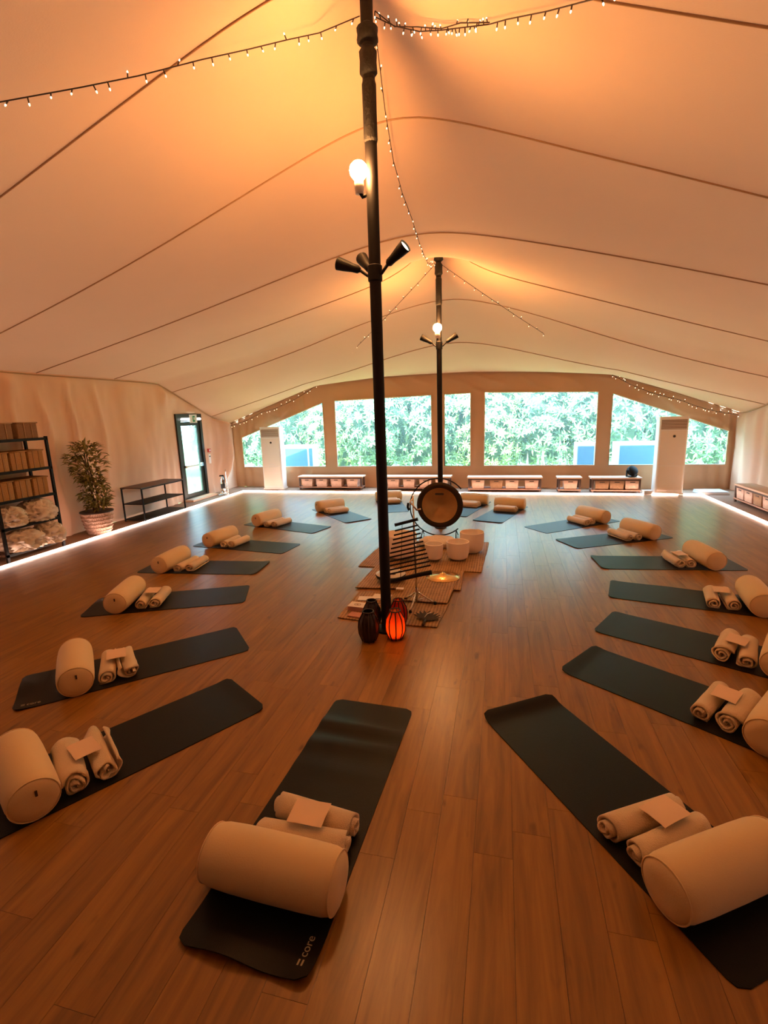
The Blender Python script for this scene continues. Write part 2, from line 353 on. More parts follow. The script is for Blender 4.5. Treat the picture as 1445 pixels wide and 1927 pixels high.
# floor -----------------------------------------------------------------------
FX0, FX1, FY1 = -6.40, 5.80, 8.40
floor = struct(MB().box(((XL + XR) / 2, (YF + YB) / 2, -.06), (XR - XL + .1, YB - YF + .1, .10)).build('floor', 'subfloor'), 'warm brown wood plank floor')
PW, PLN = 0.19, 1.25
camv = Vector((1.1153, -4.4318, 2.168)); fpx = 905.6
cells = []
nx = int((FX1 - FX0) / PW)
for i in range(nx):
    x0 = FX0 + i * PW; y = YF - random.random() * PLN
    while y < FY1:
        a, b = max(y, YF), min(y + PLN, FY1)
        if b - a > .05: cells.append((x0, a, b))
        y += PLN
def inview(x, y):
    d = Vector((x, y, 0)) - camv; z = d.dot(cf)
    if z < .2: return None
    u, v = 722.5 + fpx * d.dot(cr) / z, 963.5 - fpx * d.dot(cu) / z
    return z if -60 < u < 1505 and v < 1990 else None
scored = sorted(cells, key=lambda c: (inview(c[0] + PW / 2, (c[1] + c[2]) / 2) or inview(c[0] + PW / 2, c[2]) or 99))
gp = .0014
pm = {}
for k, (x0, a, b) in enumerate(scored[:300]):
    L_ = round(b - a, 3)
    if L_ not in pm: pm[L_] = MB().box((0, 0, -.005), (PW - gp, L_ - gp, .01)).mesh('plank', 'plank')
    obj('plank', pm[L_], floor, (x0 + PW / 2, (a + b) / 2, 0))
rest = MB()
for x0, a, b in scored[300:]: rest.box((x0 + PW / 2, (a + b) / 2, -.005), (PW - gp, b - a - gp, .01))
rest.build('far_planks', 'plank', floor)['kind'] = 'stuff'
bd = MB()
FXE = FX0 + nx * PW
bd.box(((XL + FX0) / 2, (YF + YB) / 2, -.004), (FX0 - XL, YB - YF, .012)); bd.box(((XR + FXE) / 2, (YF + YB) / 2, -.004), (XR - FXE, YB - YF, .012)); bd.box(((FX0 + FXE) / 2, (FY1 + YB) / 2, -.004), (FXE - FX0, YB - FY1, .012))
bd.build('border_boards', 'border', floor)
# LED strips
for k, (c, d, lab) in enumerate((((FX0 - .02, (YF + FY1) / 2, .012), (.035, FY1 - YF, .018), 'glowing LED strip along the left edge of the wood floor'),
                                ((FX1 - .02, (YF + FY1) / 2, .012), (.035, FY1 - YF, .018), 'glowing LED strip along the right edge of the wood floor'),
                                (((FX0 + FX1) / 2 - .02, FY1 + .03, .012), (FX1 - FX0 + .03, .035, .018), 'glowing LED strip below the windows along the back floor edge'))):
    struct(MB().box(c, d).build('trim_%d' % (k + 1), 'led'), lab)

# walls -----------------------------------------------------------------------
def canvas_fold(u, z, top, seed, amp):
    t = clamp(z / top)
    tx = u + .45 * (t - .5) * nz(u * .5, seed) + .12 * nz(u * 1.3, z * .8, seed + 2)            # folds lean and wander
    f = 0.
    for fr, ph, pw_, wt in ((3.1, 0., 7, 1.0), (5.3, 1.7, 9, .75), (9.3, 4.1, 8, .35)):
        gate = sm(-.05, .35, nz(u * .55 + ph * 7, z * .35, seed + ph))
        f += wt * gate * (.5 + .5 * math.sin(tx * fr + 2.0 * nz(tx * .6, seed + ph))) ** pw_
    f2 = nz(tx * 1.6, z * .9, seed) * .35 + nz(tx * 5.5, z * 2.1, seed + 8) * .10
    return amp * (f + f2) * (1 - sm(.93, 1., t))
# back wall with window openings
WB = 0.63
WIN = [(-6.82, -4.09), (-3.71, -0.85), (-0.48, 0.24), (0.62, 3.50), (3.85, 6.55)]
def wtop(x): return pw([(XL, 1.43), (-6.82, 1.55), (-4.09, 2.52), (-3.71, 2.56), (-0.5, 2.62), (0.6, 2.63), (3.5, 2.53), (3.85, 2.47), (6.55, 1.46), (XR, 1.39)], x)
bx = set()
edges_ = [XL] + [e for w in WIN for e in w] + [XR]
for a, b in zip(edges_, edges_[1:]):
    for v in lin(a, b, max(2, int((b - a) / .055))): bx.add(round(v, 4))
bx = sorted(bx)
bands = lin(0, 1, 10) + [1 + t for t in lin(0, 1, 18)[1:]] + [2 + t for t in lin(0, 1, 12)[1:]]
def back_pt(x, b):
    zt = roof_z(x, YB); wt = wtop(x)
    z = WB * b if b <= 1 else (WB + (wt - WB) * (b - 1) if b <= 2 else wt + (zt - wt) * (b - 2))
    near = min([abs(x - e) for w in WIN for e in w] + [9])
    hold = sm(0, .35, min(near, abs(z - WB) * 1.5 if b < 1.5 else abs(z - wt) * 2 + .05)) if 1 else 1
    dg = (.035 if b > 2 else .022) * max(0, math.sin((x * 1.1 + z * 2.4) * 6.5 + 4 * nz(x * 1.2, z, 4))) ** 5 * sm(.0, .35, z) * sm(.0, .12, zt - z) * sm(-.3, .3, nz(x * .8, 7, z))
    corner = sm(1.0, 0, min(x - XL, XR - x))
    dd = canvas_fold(x, z, zt, 11.0, .05) * (.3 + .7 * hold) + dg + corner * .05 * math.sin(x * 24 + z * 1.2)
    e = sm(0, .06, min(x - XL, XR - x))
    return (x, YB - dd * e, z)
def bskip(i, j):
    xm = (bx[i] + bx[i + 1]) / 2
    return 10 <= j < 28 and any(a < xm < b for a, b in WIN)
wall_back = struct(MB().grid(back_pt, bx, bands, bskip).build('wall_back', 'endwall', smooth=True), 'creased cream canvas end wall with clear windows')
for k, (a, b) in enumerate(WIN):
    w = bpy.data.objects.new('window_%d' % (k + 1), None); C.objects.link(w); struct(w, ['slant-topped clear window behind the left air conditioner', 'wide clear window behind the near pole', 'narrow clear window right of the far pole', 'wide clear window right of the narrow one', 'slant-topped clear window behind the right air conditioner'][k])
    n = max(6, int((b - a) / .12)); us = lin(a, b, n)
    MB().grid(lambda x, t: (x, YB + .004 + .006 * nz(x * 2.2, t * 3, k) + .004 * math.sin(x * 3 + t * 9), WB + (wtop(x) - WB) * t), us, lin(0, 1, 10)).build('pane', 'pvc', w, True)
    loop = [(a, WB), (b, WB)] + [(x, wtop(x)) for x in us[::-1]]
    MB().tube([(x, YB - .012, z) for x, z in loop], .013, 6, closed=True).build('window_frame', 'welt', w, True)
# left wall with door opening
DY0, DY1, DZ = 6.62, 7.72, 2.31
ly = sorted(set([round(v, 4) for v in lin(YF, DY0, 200)] + [round(v, 4) for v in lin(DY0, DY1, 10)] + [round(v, 4) for v in lin(DY1, YB, 34)]))
def left_pt(y, b):
    zt = roof_z(XL, y); dz = min(DZ, zt - .18)
    z = dz * b if b <= 1 else dz + (zt - dz) * (b - 1)
    near = min(abs(y - DY0), abs(y - DY1)); hold = sm(0, .2, near) if z < DZ + .1 else 1
    inside = DY0 <= y <= DY1
    dd = 0 if (inside and b <= 1.001) else (canvas_fold(y, z, zt, 31.0, .26) + .05 * sm(.9, .1, near) * sm(2.3, .3, z) * (.5 + .5 * math.sin(y * 26))) * hold
    swag = .05 * max(0, math.cos(y * 3.6)) * sm(.5, 0, zt - z) * sm(0, .12, zt - z)
    e = sm(0, .05, YB - y)
    return (XL + (dd + swag * hold) * e, y, z)
def lskip(i, j):
    ym = (ly[i] + ly[i + 1]) / 2
    return j < 16 and DY0 < ym < DY1
struct(MB().grid(left_pt, ly, lin(0, 1, 16) + [1 + t for t in lin(0, 1, 8)[1:]], lskip).build('wall_left', 'wall', smooth=True), 'draped cream canvas side wall on the left')
# right and front walls
ry_ = lin(YF, YB, 260)
def right_pt(y, t):
    zt = roof_z(XR, y); z = zt * t
    return (XR - (.05 * (math.sin(y * 13 + 1.5 * nz(y, 3)) * .5 + .5) * sm(0, .15, zt - z) + canvas_fold(y, z, zt, 51., .07)) * sm(0, .05, YB - y), y, z)
struct(MB().grid(right_pt, ry_, lin(0, 1, 14)).build('wall_right', 'wall', smooth=True), 'pleated cream canvas side wall on the right')
struct(MB().grid(lambda x, t: (x, YF + canvas_fold(x, t * 2.5, 2.5, 71., .05), roof_z(x, YF) * t), lin(XL, XR, 160), lin(0, 1, 10)).build('wall_front', 'frontwall', smooth=True), 'unseen canvas wall behind the viewer, darkened to cut fill light')
# rope along the eaves
eave = [(XL + .03, y, roof_z(XL, y) - .03) for y in lin(YF, YB - .03, 60)]
struct(MB().tube(eave, .014, 6).build('trim_4', 'seam', smooth=True), 'rope along the top of the left wall')
struct(MB().tube([(x, YB - .04, roof_z(x, YB) - .03) for x in lin(XL + .03, XR - .03, 70)], .014, 6).build('trim_5', 'seam', smooth=True), 'rope along the top of the window wall')
struct(MB().tube([(XR - .04, y, roof_z(XR, y) - .03) for y in lin(YF, YB - .03, 60)], .014, 6).build('trim_6', 'seam', smooth=True), 'rope along the top of the right wall')

# door -----------------------------------------------------------------------
door = bpy.data.objects.new('door_1', None); C.objects.link(door); struct(door, 'dark framed glass door in the left wall'); door.location = (XL, (DY0 + DY1) / 2, 0)
dw = DY1 - DY0
for sy in (-1, 1): MB().box((0, sy * (dw / 2 - .045), DZ / 2), (.10, .09, DZ)).build('jamb', 'doorframe', door)
MB().box((0, 0, DZ - .10), (.10, dw - .18, .20)).build('head', 'doorframe', door)
MB().box((0, 0, .04), (.10, dw - .18, .08)).build('sill', 'doorframe', door)
leaf = MB()
for sy in (-1, 1): leaf.box((-.01, sy * (dw / 2 - .15), 1.095), (.045, .11, 2.03))
leaf.box((-.01, 0, 2.05), (.045, dw - .40, .11)); leaf.box((-.01, 0, .13), (.045, dw - .40, .10))
dl = leaf.build('door_leaf', 'doorframe', door)
MB().box((-.01, 0, 1.085), (.008, dw - .40, 1.81)).build('pane', 'glass', dl)
bar = MB().box((.05, 0, .92), (.03, dw - .30, .035)); bar.box((.04, .36, .92), (.06, .06, .10)); bar.box((.04, -.36, .92), (.06, .05, .07)); bar.build('push_bar', 'chrome', dl)
MB().box((.16, 0, .03), (.30, dw + .05, .05)).build('threshold', 'benchtop', door)
sg = thing('exit_sign', 'pale exit sign with green running figure on a white light bar', 'sign', (XL + .09, (DY0 + DY1) / 2 + .02, 2.14))
MB().tube([(.0, -.40, .03), (.0, .40, .03)], .035, 10).build('light_bar', 'tube', sg)
MB().box((.045, .03, .04), (.02, .30, .22)).build('sign_plate', 'white', sg)
fg = MB().box((.058, .04, .035), (.004, .10, .16)); fg.build('sign_symbol', 'green', sg)
MB().box((.060, .05, .04), (.004, .035, .07)).build('door_symbol', 'white', sg)
al = thing('fire_alarm', 'small red fire alarm point beside the door', 'alarm', (XL + .12, DY1 + .10, 1.28))
MB().box((0, 0, 0), (.05, .10, .10)).build('housing', 'red', al); MB().box((.028, 0, 0), (.006, .05, .05)).build('button', 'white', al)
nb = thing('notice', 'narrow white notice hanging below the red alarm point', 'sign', (XL + .12, DY1 + .10, 1.04)); MB().box((0, 0, 0), (.012, .09, .26)).build('sheet', 'white', nb)
MB().box((.008, 0, .07), (.004, .06, .03)).build('print_line', 'gongmark', nb)

# ------------------------------------------------------------------ outdoors
gr = MB().grid(lambda x, y: (x, y, -.16 + .05 * nz(x * .6, y * .6)), lin(-40, 40, 60), lin(-25, 45, 60)).build('ground', 'grass', smooth=True); struct(gr, 'sunlit lawn outside the tent')
def leaf_quad(mb, p, d, n, L, wd):
    d = d.normalized(); s_ = d.cross(n)
    if s_.length < 1e-3: s_ = d.cross(Vector((1, .3, .2)))
    s_.normalize(); n2 = s_.cross(d)
    tip = p + d * L - n2 * L * .12; mid = p + d * L * .5 + n2 * L * .05
    mb.add([p, mid + s_ * wd + n2 * wd * .5, tip, mid - s_ * wd + n2 * wd * .5, mid], [(0, 4, 1), (4, 2, 1), (0, 3, 4), (3, 2, 4)])
def shrub_meshes(seed, rx, rz, n_ros, L, wd, per=7):
    rnd = random.Random(seed); mb = MB()
    for i in range(n_ros):
        th = rnd.uniform(0, 2 * PI); ph = math.acos(rnd.uniform(-.75, 1))
        dirv = Vector((math.sin(ph) * math.cos(th), math.sin(ph) * math.sin(th), math.cos(ph)))
        bump = 1 + .22 * nz(dirv.x * 2.2 + seed, dirv.y * 2.2, dirv.z * 2.2) + rnd.uniform(-.18, .04)
        p = Vector((dirv.x * rx, dirv.y * rx, rz + dirv.z * rz)) * 1.0; p = Vector((p.x * bump, p.y * bump, rz + (p.z - rz) * bump))
        ax = (dirv + Vector((rnd.uniform(-.5, .5), rnd.uniform(-.5, .5), rnd.uniform(0, .7)))).normalized()
        q = ax.to_track_quat('Z', 'Y'); off = rnd.random() * 6
        for k in range(per):
            a = off + k * 2 * PI / per + rnd.uniform(-.25, .25); tilt = rnd.uniform(.0, .55)
            d = q @ Vector((math.cos(a), math.sin(a), tilt)); leaf_quad(mb, p, d, ax, L * rnd.uniform(.7, 1.15), wd)
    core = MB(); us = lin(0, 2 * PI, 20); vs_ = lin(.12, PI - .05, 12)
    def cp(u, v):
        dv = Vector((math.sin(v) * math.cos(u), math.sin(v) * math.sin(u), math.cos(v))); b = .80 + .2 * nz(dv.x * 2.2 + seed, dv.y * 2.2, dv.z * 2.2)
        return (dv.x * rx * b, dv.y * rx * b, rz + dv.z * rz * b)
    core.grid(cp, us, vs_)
    return mb, core
variants = []
for k in range(4):
    mb, core = shrub_meshes(20 + k, 1.35, 1.75, 620, .21, .032)
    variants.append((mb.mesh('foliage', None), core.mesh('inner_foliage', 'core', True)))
    variants[-1][0].materials.append(M['leaf'] if k != 2 else M['leafpale'])
hedge = [(-9.6, 13.2, 0, 1.05, 'at the far left, outside the first window'), (-7.4, 12.9, 1, 1.0, 'outside the left slant-topped window, left of the condenser'), (-5.2, 13.3, 2, .92, 'pale green, behind the left outdoor condenser'), (-3.2, 13.0, 3, 1.08, 'outside the left half of the window behind the near pole'),
         (-1.2, 13.2, 0, 1.05, 'outside the right half of the window behind the near pole'), (.6, 12.9, 2, .95, 'outside the narrow window by the far pole'), (2.4, 13.2, 1, 1.05, 'outside the left half of the wide right window'), (4.4, 13.0, 3, 1.1, 'outside the right half of the wide right window'),
         (6.6, 13.4, 0, 1.05, 'behind the largest outdoor condenser on the right'), (8.6, 13.0, 1, 1.0, 'at the far right outside the last window')]
def shrub(x, y, k, sc, lab, i):
    t = thing('shrub', 'leafy green shrub ' + lab if not lab.startswith('pale') else 'leafy shrub, ' + lab, 'shrub', (x, y, -.18), i * 1.3, 'shrubs outside the windows')
    f = obj('foliage', variants[k][0], t); f['kind'] = 'stuff'; obj('inner_foliage', variants[k][1], t)
    MB().tube([(0, 0, 0), (.05, .02, .6), (0, .05, 1.2)], [.09, .07, .05], 8).build('stem', 'bark', t, True)
    t.scale = (sc, sc, sc)
for i, h in enumerate(hedge): shrub(*h, i)
for i, (x, y, k, sc, lab) in enumerate([(-8.6, 15.6, 2, 1.35, 'in the back row at the far left'), (-5.9, 15.8, 1, 1.4, 'in the back row, second from the left'), (-3.0, 15.7, 0, 1.4, 'in the back row, third from the left'), (-.2, 15.8, 3, 1.45, 'in the back row behind the far pole'), (2.8, 15.7, 1, 1.4, 'in the back row, third from the right'), (5.8, 15.8, 2, 1.4, 'in the back row, second from the right'), (8.8, 15.8, 0, 1.45, 'in the back row at the far right'),
         (-13.5, 12.5, 2, 1.3, 'beyond the glass door, on the right'), (-14.5, 9.6, 0, 1.4, 'beyond the glass door, on the left')]):
    shrub(x, y, k, sc, lab, i + 11)
def condenser(x, y, w, h, lab, rz=0):
    t = thing('outdoor_condenser', lab, 'condenser', (x, y, -.02), rz, 'outdoor condensers')
    MB().rbox((0, 0, h / 2), (w, .38, h), .03, ax=2).build('casing', 'condenser', t, 'auto')
    MB().box((-.06 * w, -.195, h * .52), (w * .70, .012, h * .80)).build('coil_panel', 'coil', t)
    MB().box((.40 * w, -.195, h * .52), (w * .10, .012, h * .80)).build('service_panel', 'coil', t)
    for s_ in (-1, 1): MB().box((s_ * w * .35, 0, -.06), (.06, .40, .14)).build('foot', 'black', t)
condenser(-5.38, 10.45, 1.10, 1.24, 'white outdoor condenser with shade-tinted blue coil outside the left window')
condenser(3.45, 10.45, .62, 1.18, 'narrow white outdoor condenser at the right end of the wide window')
condenser(4.85, 10.45, 1.35, 1.18, 'wide white outdoor condenser with shade-tinted blue coil outside the right window')
for i, (x, y) in enumerate(((1.75, 10.6), (2.3, 10.8), (2.85, 10.7))):
    t = thing('tall_grass', ['leftmost clump of pale dry grass outside the wide right window', 'middle clump of pale dry grass outside the wide right window', 'rightmost clump of pale dry grass outside the wide right window'][i], 'grass', (x, y, -.15), 0, 'clumps of dry grass')
    mb = MB()
    for k in range(22):
        a = random.uniform(0, 6.28); l = random.uniform(.7, 1.15); s_ = random.uniform(.05, .35)
        leaf_quad(mb, Vector((random.uniform(-.1, .1), random.uniform(-.1, .1), 0)), Vector((math.cos(a) * s_, math.sin(a) * s_, 1)), Vector((math.cos(a), math.sin(a), 0)), l, .012)
    o = mb.build('blades', 'welt', t); o['kind'] = 'stuff'

# ------------------------------------------------------------------ poles and lamps
def pole(y, lab, zt, r):
    t = thing('tent_pole', lab, 'pole', (0, y, 0), 0, 'tent poles')
    MB().lathe([(r, .02), (r, zt)], 16).build('shaft', 'black', t, 'auto')
    MB().lathe([(.11, 0), (.11, .02), (r + .01, .025)], 18).build('base_plate', 'black', t, 'auto')
    c = MB()
    for (z0, z1, dr) in ((zt - .72, zt - .52, .022), (zt - .5, zt - .36, .036), (zt - 1.2, zt - .75, .008)):
        c.lathe([(r, z0), (r + dr, z0 + .03), (r + dr * .8, (z0 + z1) / 2), (r + dr, z1 - .03), (r, z1)], 14)
    c.build('wrapped_cable', 'wrap', t, True)
    return t
pole(0.0, 'tall near black tent pole rising from the lanterns', 5.58, .052)
pole(4.45, 'far black tent pole standing behind the gong', 5.16, .047)
def globe(x, y, z, lab, px):
    t = thing('pole_lamp', lab, 'lamp', (x, y, z), 0, 'bare globe lamps on the poles')
    MB().lathe([(.014, -.066), (.046, -.056), (.070, -.025), (.076, .004), (.068, .038), (.044, .064), (.014, .075)], 18).build('bulb', 'bulb', t, True)
    MB().lathe([(.034, -.17), (.040, -.10), (.036, -.066), (.015, -.060)], 16).build('socket', 'acwhite', t, True)
    MB().tube([(0, 0, -.15), (px * .5, .02, -.19), (px, 0.0, -.19)], .016, 8).build('arm', 'black', t, True)
globe(-.085, -.11, 4.14, 'glowing globe lamp high on the near pole', .05)
globe(-.01, 4.30, 3.57, 'glowing globe lamp high on the far pole', .0)
def spot_head(parent, az, el, r0, lit, s_=1.0, watts=0):
    d = Vector((math.cos(az) * math.cos(el), math.sin(az) * math.cos(el), math.sin(el))); q = d.to_track_quat('Z', 'Y')
    base = Vector((math.cos(az) * r0, math.sin(az) * r0, 0))
    mb = MB().lathe([(.020, -.02), (.034, .0), (.036, .05), (.050, .14), (.056, .20), (.050, .20), (.046, .185)], 16, cap=False)
    mb.add([(.020 * math.cos(k * PI / 8), .020 * math.sin(k * PI / 8), -.02) for k in range(16)], [tuple(range(16))[::-1]])
    hd = mb.mesh('spot_head', 'black', 'auto'); o = obj('spot_head', hd, parent); o.location = base + d * .06; o.rotation_mode = 'QUATERNION'; o.rotation_quaternion = q
    MB().lathe([(.001, .186), (.047, .186)], 16, cap=False).build('lens', 'lens' if lit else 'lensoff', o)
    MB().tube([Vector((math.cos(az) * .03, math.sin(az) * .03, -.05)), base * .7 + Vector((0, 0, -.04)), base + d * .05], .014, 6).build('spot_arm', 'black', parent, True)
    if watts:
        l = bpy.data.lights.new('spot_light', 'SPOT'); l.energy = watts; l.color = LAMP_COL; l.spot_size = math.radians(105); l.spot_blend = 1.0; l.shadow_soft_size = .05
        lo = bpy.data.objects.new('spot_light', l); C.objects.link(lo); lo.parent = parent; lo.location = base + d * .28; lo.rotation_mode = 'QUATERNION'; lo.rotation_quaternion = d.to_track_quat('-Z', 'Y')
t = thing('spotlight_cluster', 'black spotlight cluster clamped on the near pole, right head lit', 'spotlight', (0, 0, 3.40), 0, 'spotlight clusters on the poles')
MB().lathe([(.053, -.10), (.064, -.09), (.064, .03), (.053, .04)], 16).build('clamp', 'black', t, 'auto')
spot_head(t, math.radians(-22), math.radians(30), .10, True, watts=SPOT_W); spot_head(t, math.radians(178), math.radians(20), .10, False, watts=SPOT_W); spot_head(t, math.radians(130), math.radians(40), .07, False, watts=SPOT_W * .6); spot_head(t, math.radians(-75), math.radians(58), .07, False, watts=SPOT_W * .8) if 0 else None
t = thing('spotlight_cluster', 'black spotlight cluster with two heads on the far pole', 'spotlight', (0, 4.45, 3.33), 0, 'spotlight clusters on the poles')
MB().lathe([(.048, -.10), (.058, -.09), (.058, .03), (.048, .04)], 16).build('clamp', 'black', t, 'auto')
spot_head(t, math.radians(0), math.radians(30), .09, False, watts=SPOT_W); spot_head(t, math.radians(180), math.radians(30), .09, False, watts=SPOT_W)

# ------------------------------------------------------------------ string lights
mini = MB().lathe([(.005, 0), (.0062, .01), (.0055, .044)], 6); mini_stem = mini.mesh('bulb_holder', 'wire')
mini_b = MB().lathe([(.003, .043), (.0062, .048), (.0066, .055), (.0045, .062), (.002, .066)], 8).mesh('bulb', 'mini', True)
def cat_pts(a, b, sag, n=40):
    a, b = Vector(a), Vector(b); return [a.lerp(b, i / n) - Vector((0, 0, sag * 4 * (i / n) * (1 - i / n))) for i in range(n + 1)]
def string(lab, pts, spacing, sc=1.0, seed=1, jit=.0, start=0.0):
    rnd = random.Random(seed); t = thing('string_lights', lab, 'fairy lights', pts[0], 0, 'strings of fairy lights'); o0 = Vector(pts[0])
    loc = [p - o0 for p in pts]
    MB().tube(loc, .0055 * sc, 5).build('wire', 'wire', t, True)
    acc = start
    for p, q in zip(loc, loc[1:]):
        seg = (q - p).length; x = 0
        while acc + 1e-9 < seg:
            pos = p.lerp(q, acc / seg); side = rnd.choice((-1, -1, 1)); d = Vector((rnd.uniform(-.35, .35), rnd.uniform(-.35, .35), side * rnd.uniform(.6, 1))).normalized()
            for me in (mini_stem, mini_b):
                o = obj(me.name, me, t, pos); o.rotation_mode = 'QUATERNION'; o.rotation_quaternion = d.to_track_quat('Z', 'Y'); o.scale = (sc, sc, sc * .9)
            acc += spacing * rnd.uniform(1 - jit, 1 + jit)
        acc -= seg
def V(*p): return [Vector(q) for q in p]
string('fairy light string sagging from the near pole to the upper left', V((-.05, -.03, 5.27), (-.378, -.089, 5.179), (-.568, -.305, 5.033), (-.78, -.527, 4.876), (-1.047, -.764, 4.715), (-1.405, -1.018, 4.53), (-1.69, -1.256, 4.376), (-2.039, -1.557, 4.189), (-2.6, -2.05, 3.88), (-4.0, -3.3, 3.1)), .125, .8, 2, .25, .05)
string('thick tangled fairy light bundle hanging right of the near pole top', V((.06, .06, 5.30), (.204, .12, 5.25), (.41, .08, 5.15), (.595, -.02, 5.06), (.771, -.153, 4.96), (.971, -.33, 4.829)), .045, .8, 3, .4)
string('second strand twisted into the bundle right of the near pole top', V((.06, .04, 5.33), (.21, .08, 5.22), (.40, .06, 5.17), (.60, -.05, 5.05), (.76, -.17, 4.98), (.975, -.34, 4.833)), .11, .8, 13, .4)
string('fairy light string leaving the tangled bundle toward the upper right', V((.971, -.33, 4.829), (1.098, -.473, 4.743), (1.34, -.707, 4.587), (1.555, -.958, 4.433), (1.80, -1.35, 4.20), (3.0, -3.3, 3.3)), .11, .8, 4, .25, .1)
string('fairy light string sagging between the near and far pole tops', V((.06, .03, 5.20), (.011, .387, 5.12), (-.021, .677, 4.98), (-.061, 1.198, 4.78), (-.057, 1.643, 4.64), (-.034, 2.117, 4.53), (-.029, 2.70, 4.40), (-.04, 3.4, 4.38), (-.06, 4.0, 4.50), (-.05, 4.40, 4.64)), .14, .75, 5, .3, .2)
string('fairy light string from the far pole to the left of the window wall', cat_pts((-.05, 4.42, 4.62), (-4.15, 9.04, 3.00), .06), .27, .8, 6, .3, .15)
string('fairy light swag along the sloping wall top in the far left corner', cat_pts((-4.15, 9.04, 3.00), (-5.9, 9.02, 2.31), .10) + cat_pts((-5.9, 9.02, 2.31), (-6.98, 9.0, 1.93), .04)[1:], .16, 1.0, 7, .4)
string('fairy light string from the far pole to the right of the window wall', cat_pts((.06, 4.42, 4.60), (3.75, 9.04, 2.92), .06), .24, .8, 8, .3, .15)
string('dense fairy light swag along the sloping wall top in the far right corner', cat_pts((3.75, 9.04, 2.92), (5.3, 9.02, 2.26), .08) + cat_pts((5.3, 9.02, 2.26), (6.6, 9.0, 1.86), .06)[1:], .085, 1.0, 9, .5)

# ------------------------------------------------------------------ yoga mats, bolsters, towels
MATW, MATL, MATT = .61, 1.83, .006
MATZ = {}
def mat_mesh(curl_in=0., curl_out=0., waves=0., seed=0, warp=0., key=None):
    rnd = random.Random(seed); nu, nv = 44, 14; top = []; R_ = .05
    def pos(s_, t_):
        x = s_ * MATL; y = (t_ - .5) * MATW
        # rounded corners: pull in
        ex = min(x, MATL - x); ey = MATW / 2 - abs(y)
        z = MATT
        if curl_in: z += curl_in * sm(.14, 0, x) ** 1.5
        if curl_out: z += curl_out * sm(.22, 0, MATL - x) ** 1.4 * (.35 + .65 * math.sin(clamp(t_) * PI * 1.4) ** 2)
        if waves: z += waves * (math.exp(-((x - .30 - .05 * y) / .045) ** 2) + .8 * math.exp(-((x - .49 + .04 * y) / .05) ** 2) + .25 * math.exp(-((x - .72) / .05) ** 2)) * (.55 + .45 * math.cos(y * 5))
        if warp: z += warp * max(0, nz(x * 2.5, y * 2, seed)) * 1.2
        return x, y, z
    if key: MATZ[key] = lambda x, y: pos(x / MATL, y / MATW + .5)[2]
    us = [0, .012, .03] + lin(.05, .95, nu - 6) + [.97, .988, 1.0]; us = [u if 0 <= u <= 1 else u for u in us]
    # corner rounding done by clamping the outline to a superellipse-like corner
    pts_t, pts_b = [], []
    for u in us:
        x = u * MATL; ex = min(x, MATL - x); half = MATW / 2
        if ex < R_: half = MATW / 2 - R_ + math.sqrt(max(0, R_ * R_ - (R_ - ex) ** 2))
        for j in range(nv + 1):
            y = (j / nv * 2 - 1) * half; X, Y, Z = pos(u, y / MATW + .5); pts_t.append((X, y, Z)); pts_b.append((X, y, Z - MATT))
    n1 = nv + 1; m = len(us); N_ = len(pts_t); fs = []
    for i in range(m - 1):
        for j in range(nv):
            a = i * n1 + j; fs.append((a, a + n1, a + n1 + 1, a + 1)); fs.append((N_ + a, N_ + a + 1, N_ + a + n1 + 1, N_ + a + n1))
    for i in range(m - 1):
        a = i * n1; fs.append((a, N_ + a, N_ + a + n1, a + n1)); a = i * n1 + nv; fs.append((a, a + n1, N_ + a + n1, N_ + a))
    for j in range(nv):
        fs.append((j, j + 1, N_ + j + 1, N_ + j)); a = (m - 1) * n1 + j; fs.append((a, N_ + a, N_ + a + 1, a + 1))
    mb = MB(); mb.add(pts_t + pts_b, fs); return mb.mesh('yoga_mat', 'mat', 'auto')
flat = [mat_mesh(seed=1), mat_mesh(.006, 0, 0, 2, .003), mat_mesh(.012, 0, 0, 3)]
def bolster_meshes():
    Lh, R_ = .335, .135; prof = [(.001, -Lh), (.06, -Lh - .004), (.105, -Lh + .004), (.124, -Lh + .02), (.133, -Lh + .06), (.137, -Lh + .16), (.138, 0), (.137, Lh - .16), (.133, Lh - .06), (.124, Lh - .02), (.105, Lh - .004), (.06, Lh + .004), (.001, Lh)]
    mb = MB().lathe(prof, 32, axis='Y', cap=False); body = []
    for v in mb.v:
        x, y, z = v; k = 1 + .018 * nz(x * 9, y * 5, z * 9)
        z2 = z * .97 * k
        if z2 < -.122: z2 = -.122 - (z2 + .122) * -.15
        body.append((x * k, y, z2))
    mb.v = body; me = mb.mesh('cover', 'bolster', True)
    pp = []
    for s_ in (-1, 1): pp.append([(.1245 * math.cos(a), s_ * (Lh - .017), .1245 * math.sin(a) * .97) for a in lin(0, 2 * PI, 32)[:-1]])
    pm_ = [MB().tube(p, .004, 6, closed=True).mesh('piping', 'bolster', True) for p in pp]
    zp = MB().box((.012, -Lh - .006, .05), (.012, .010, .032)).mesh('zip_pull', 'zip')
    return me, pm_, zp
BOL = bolster_meshes()
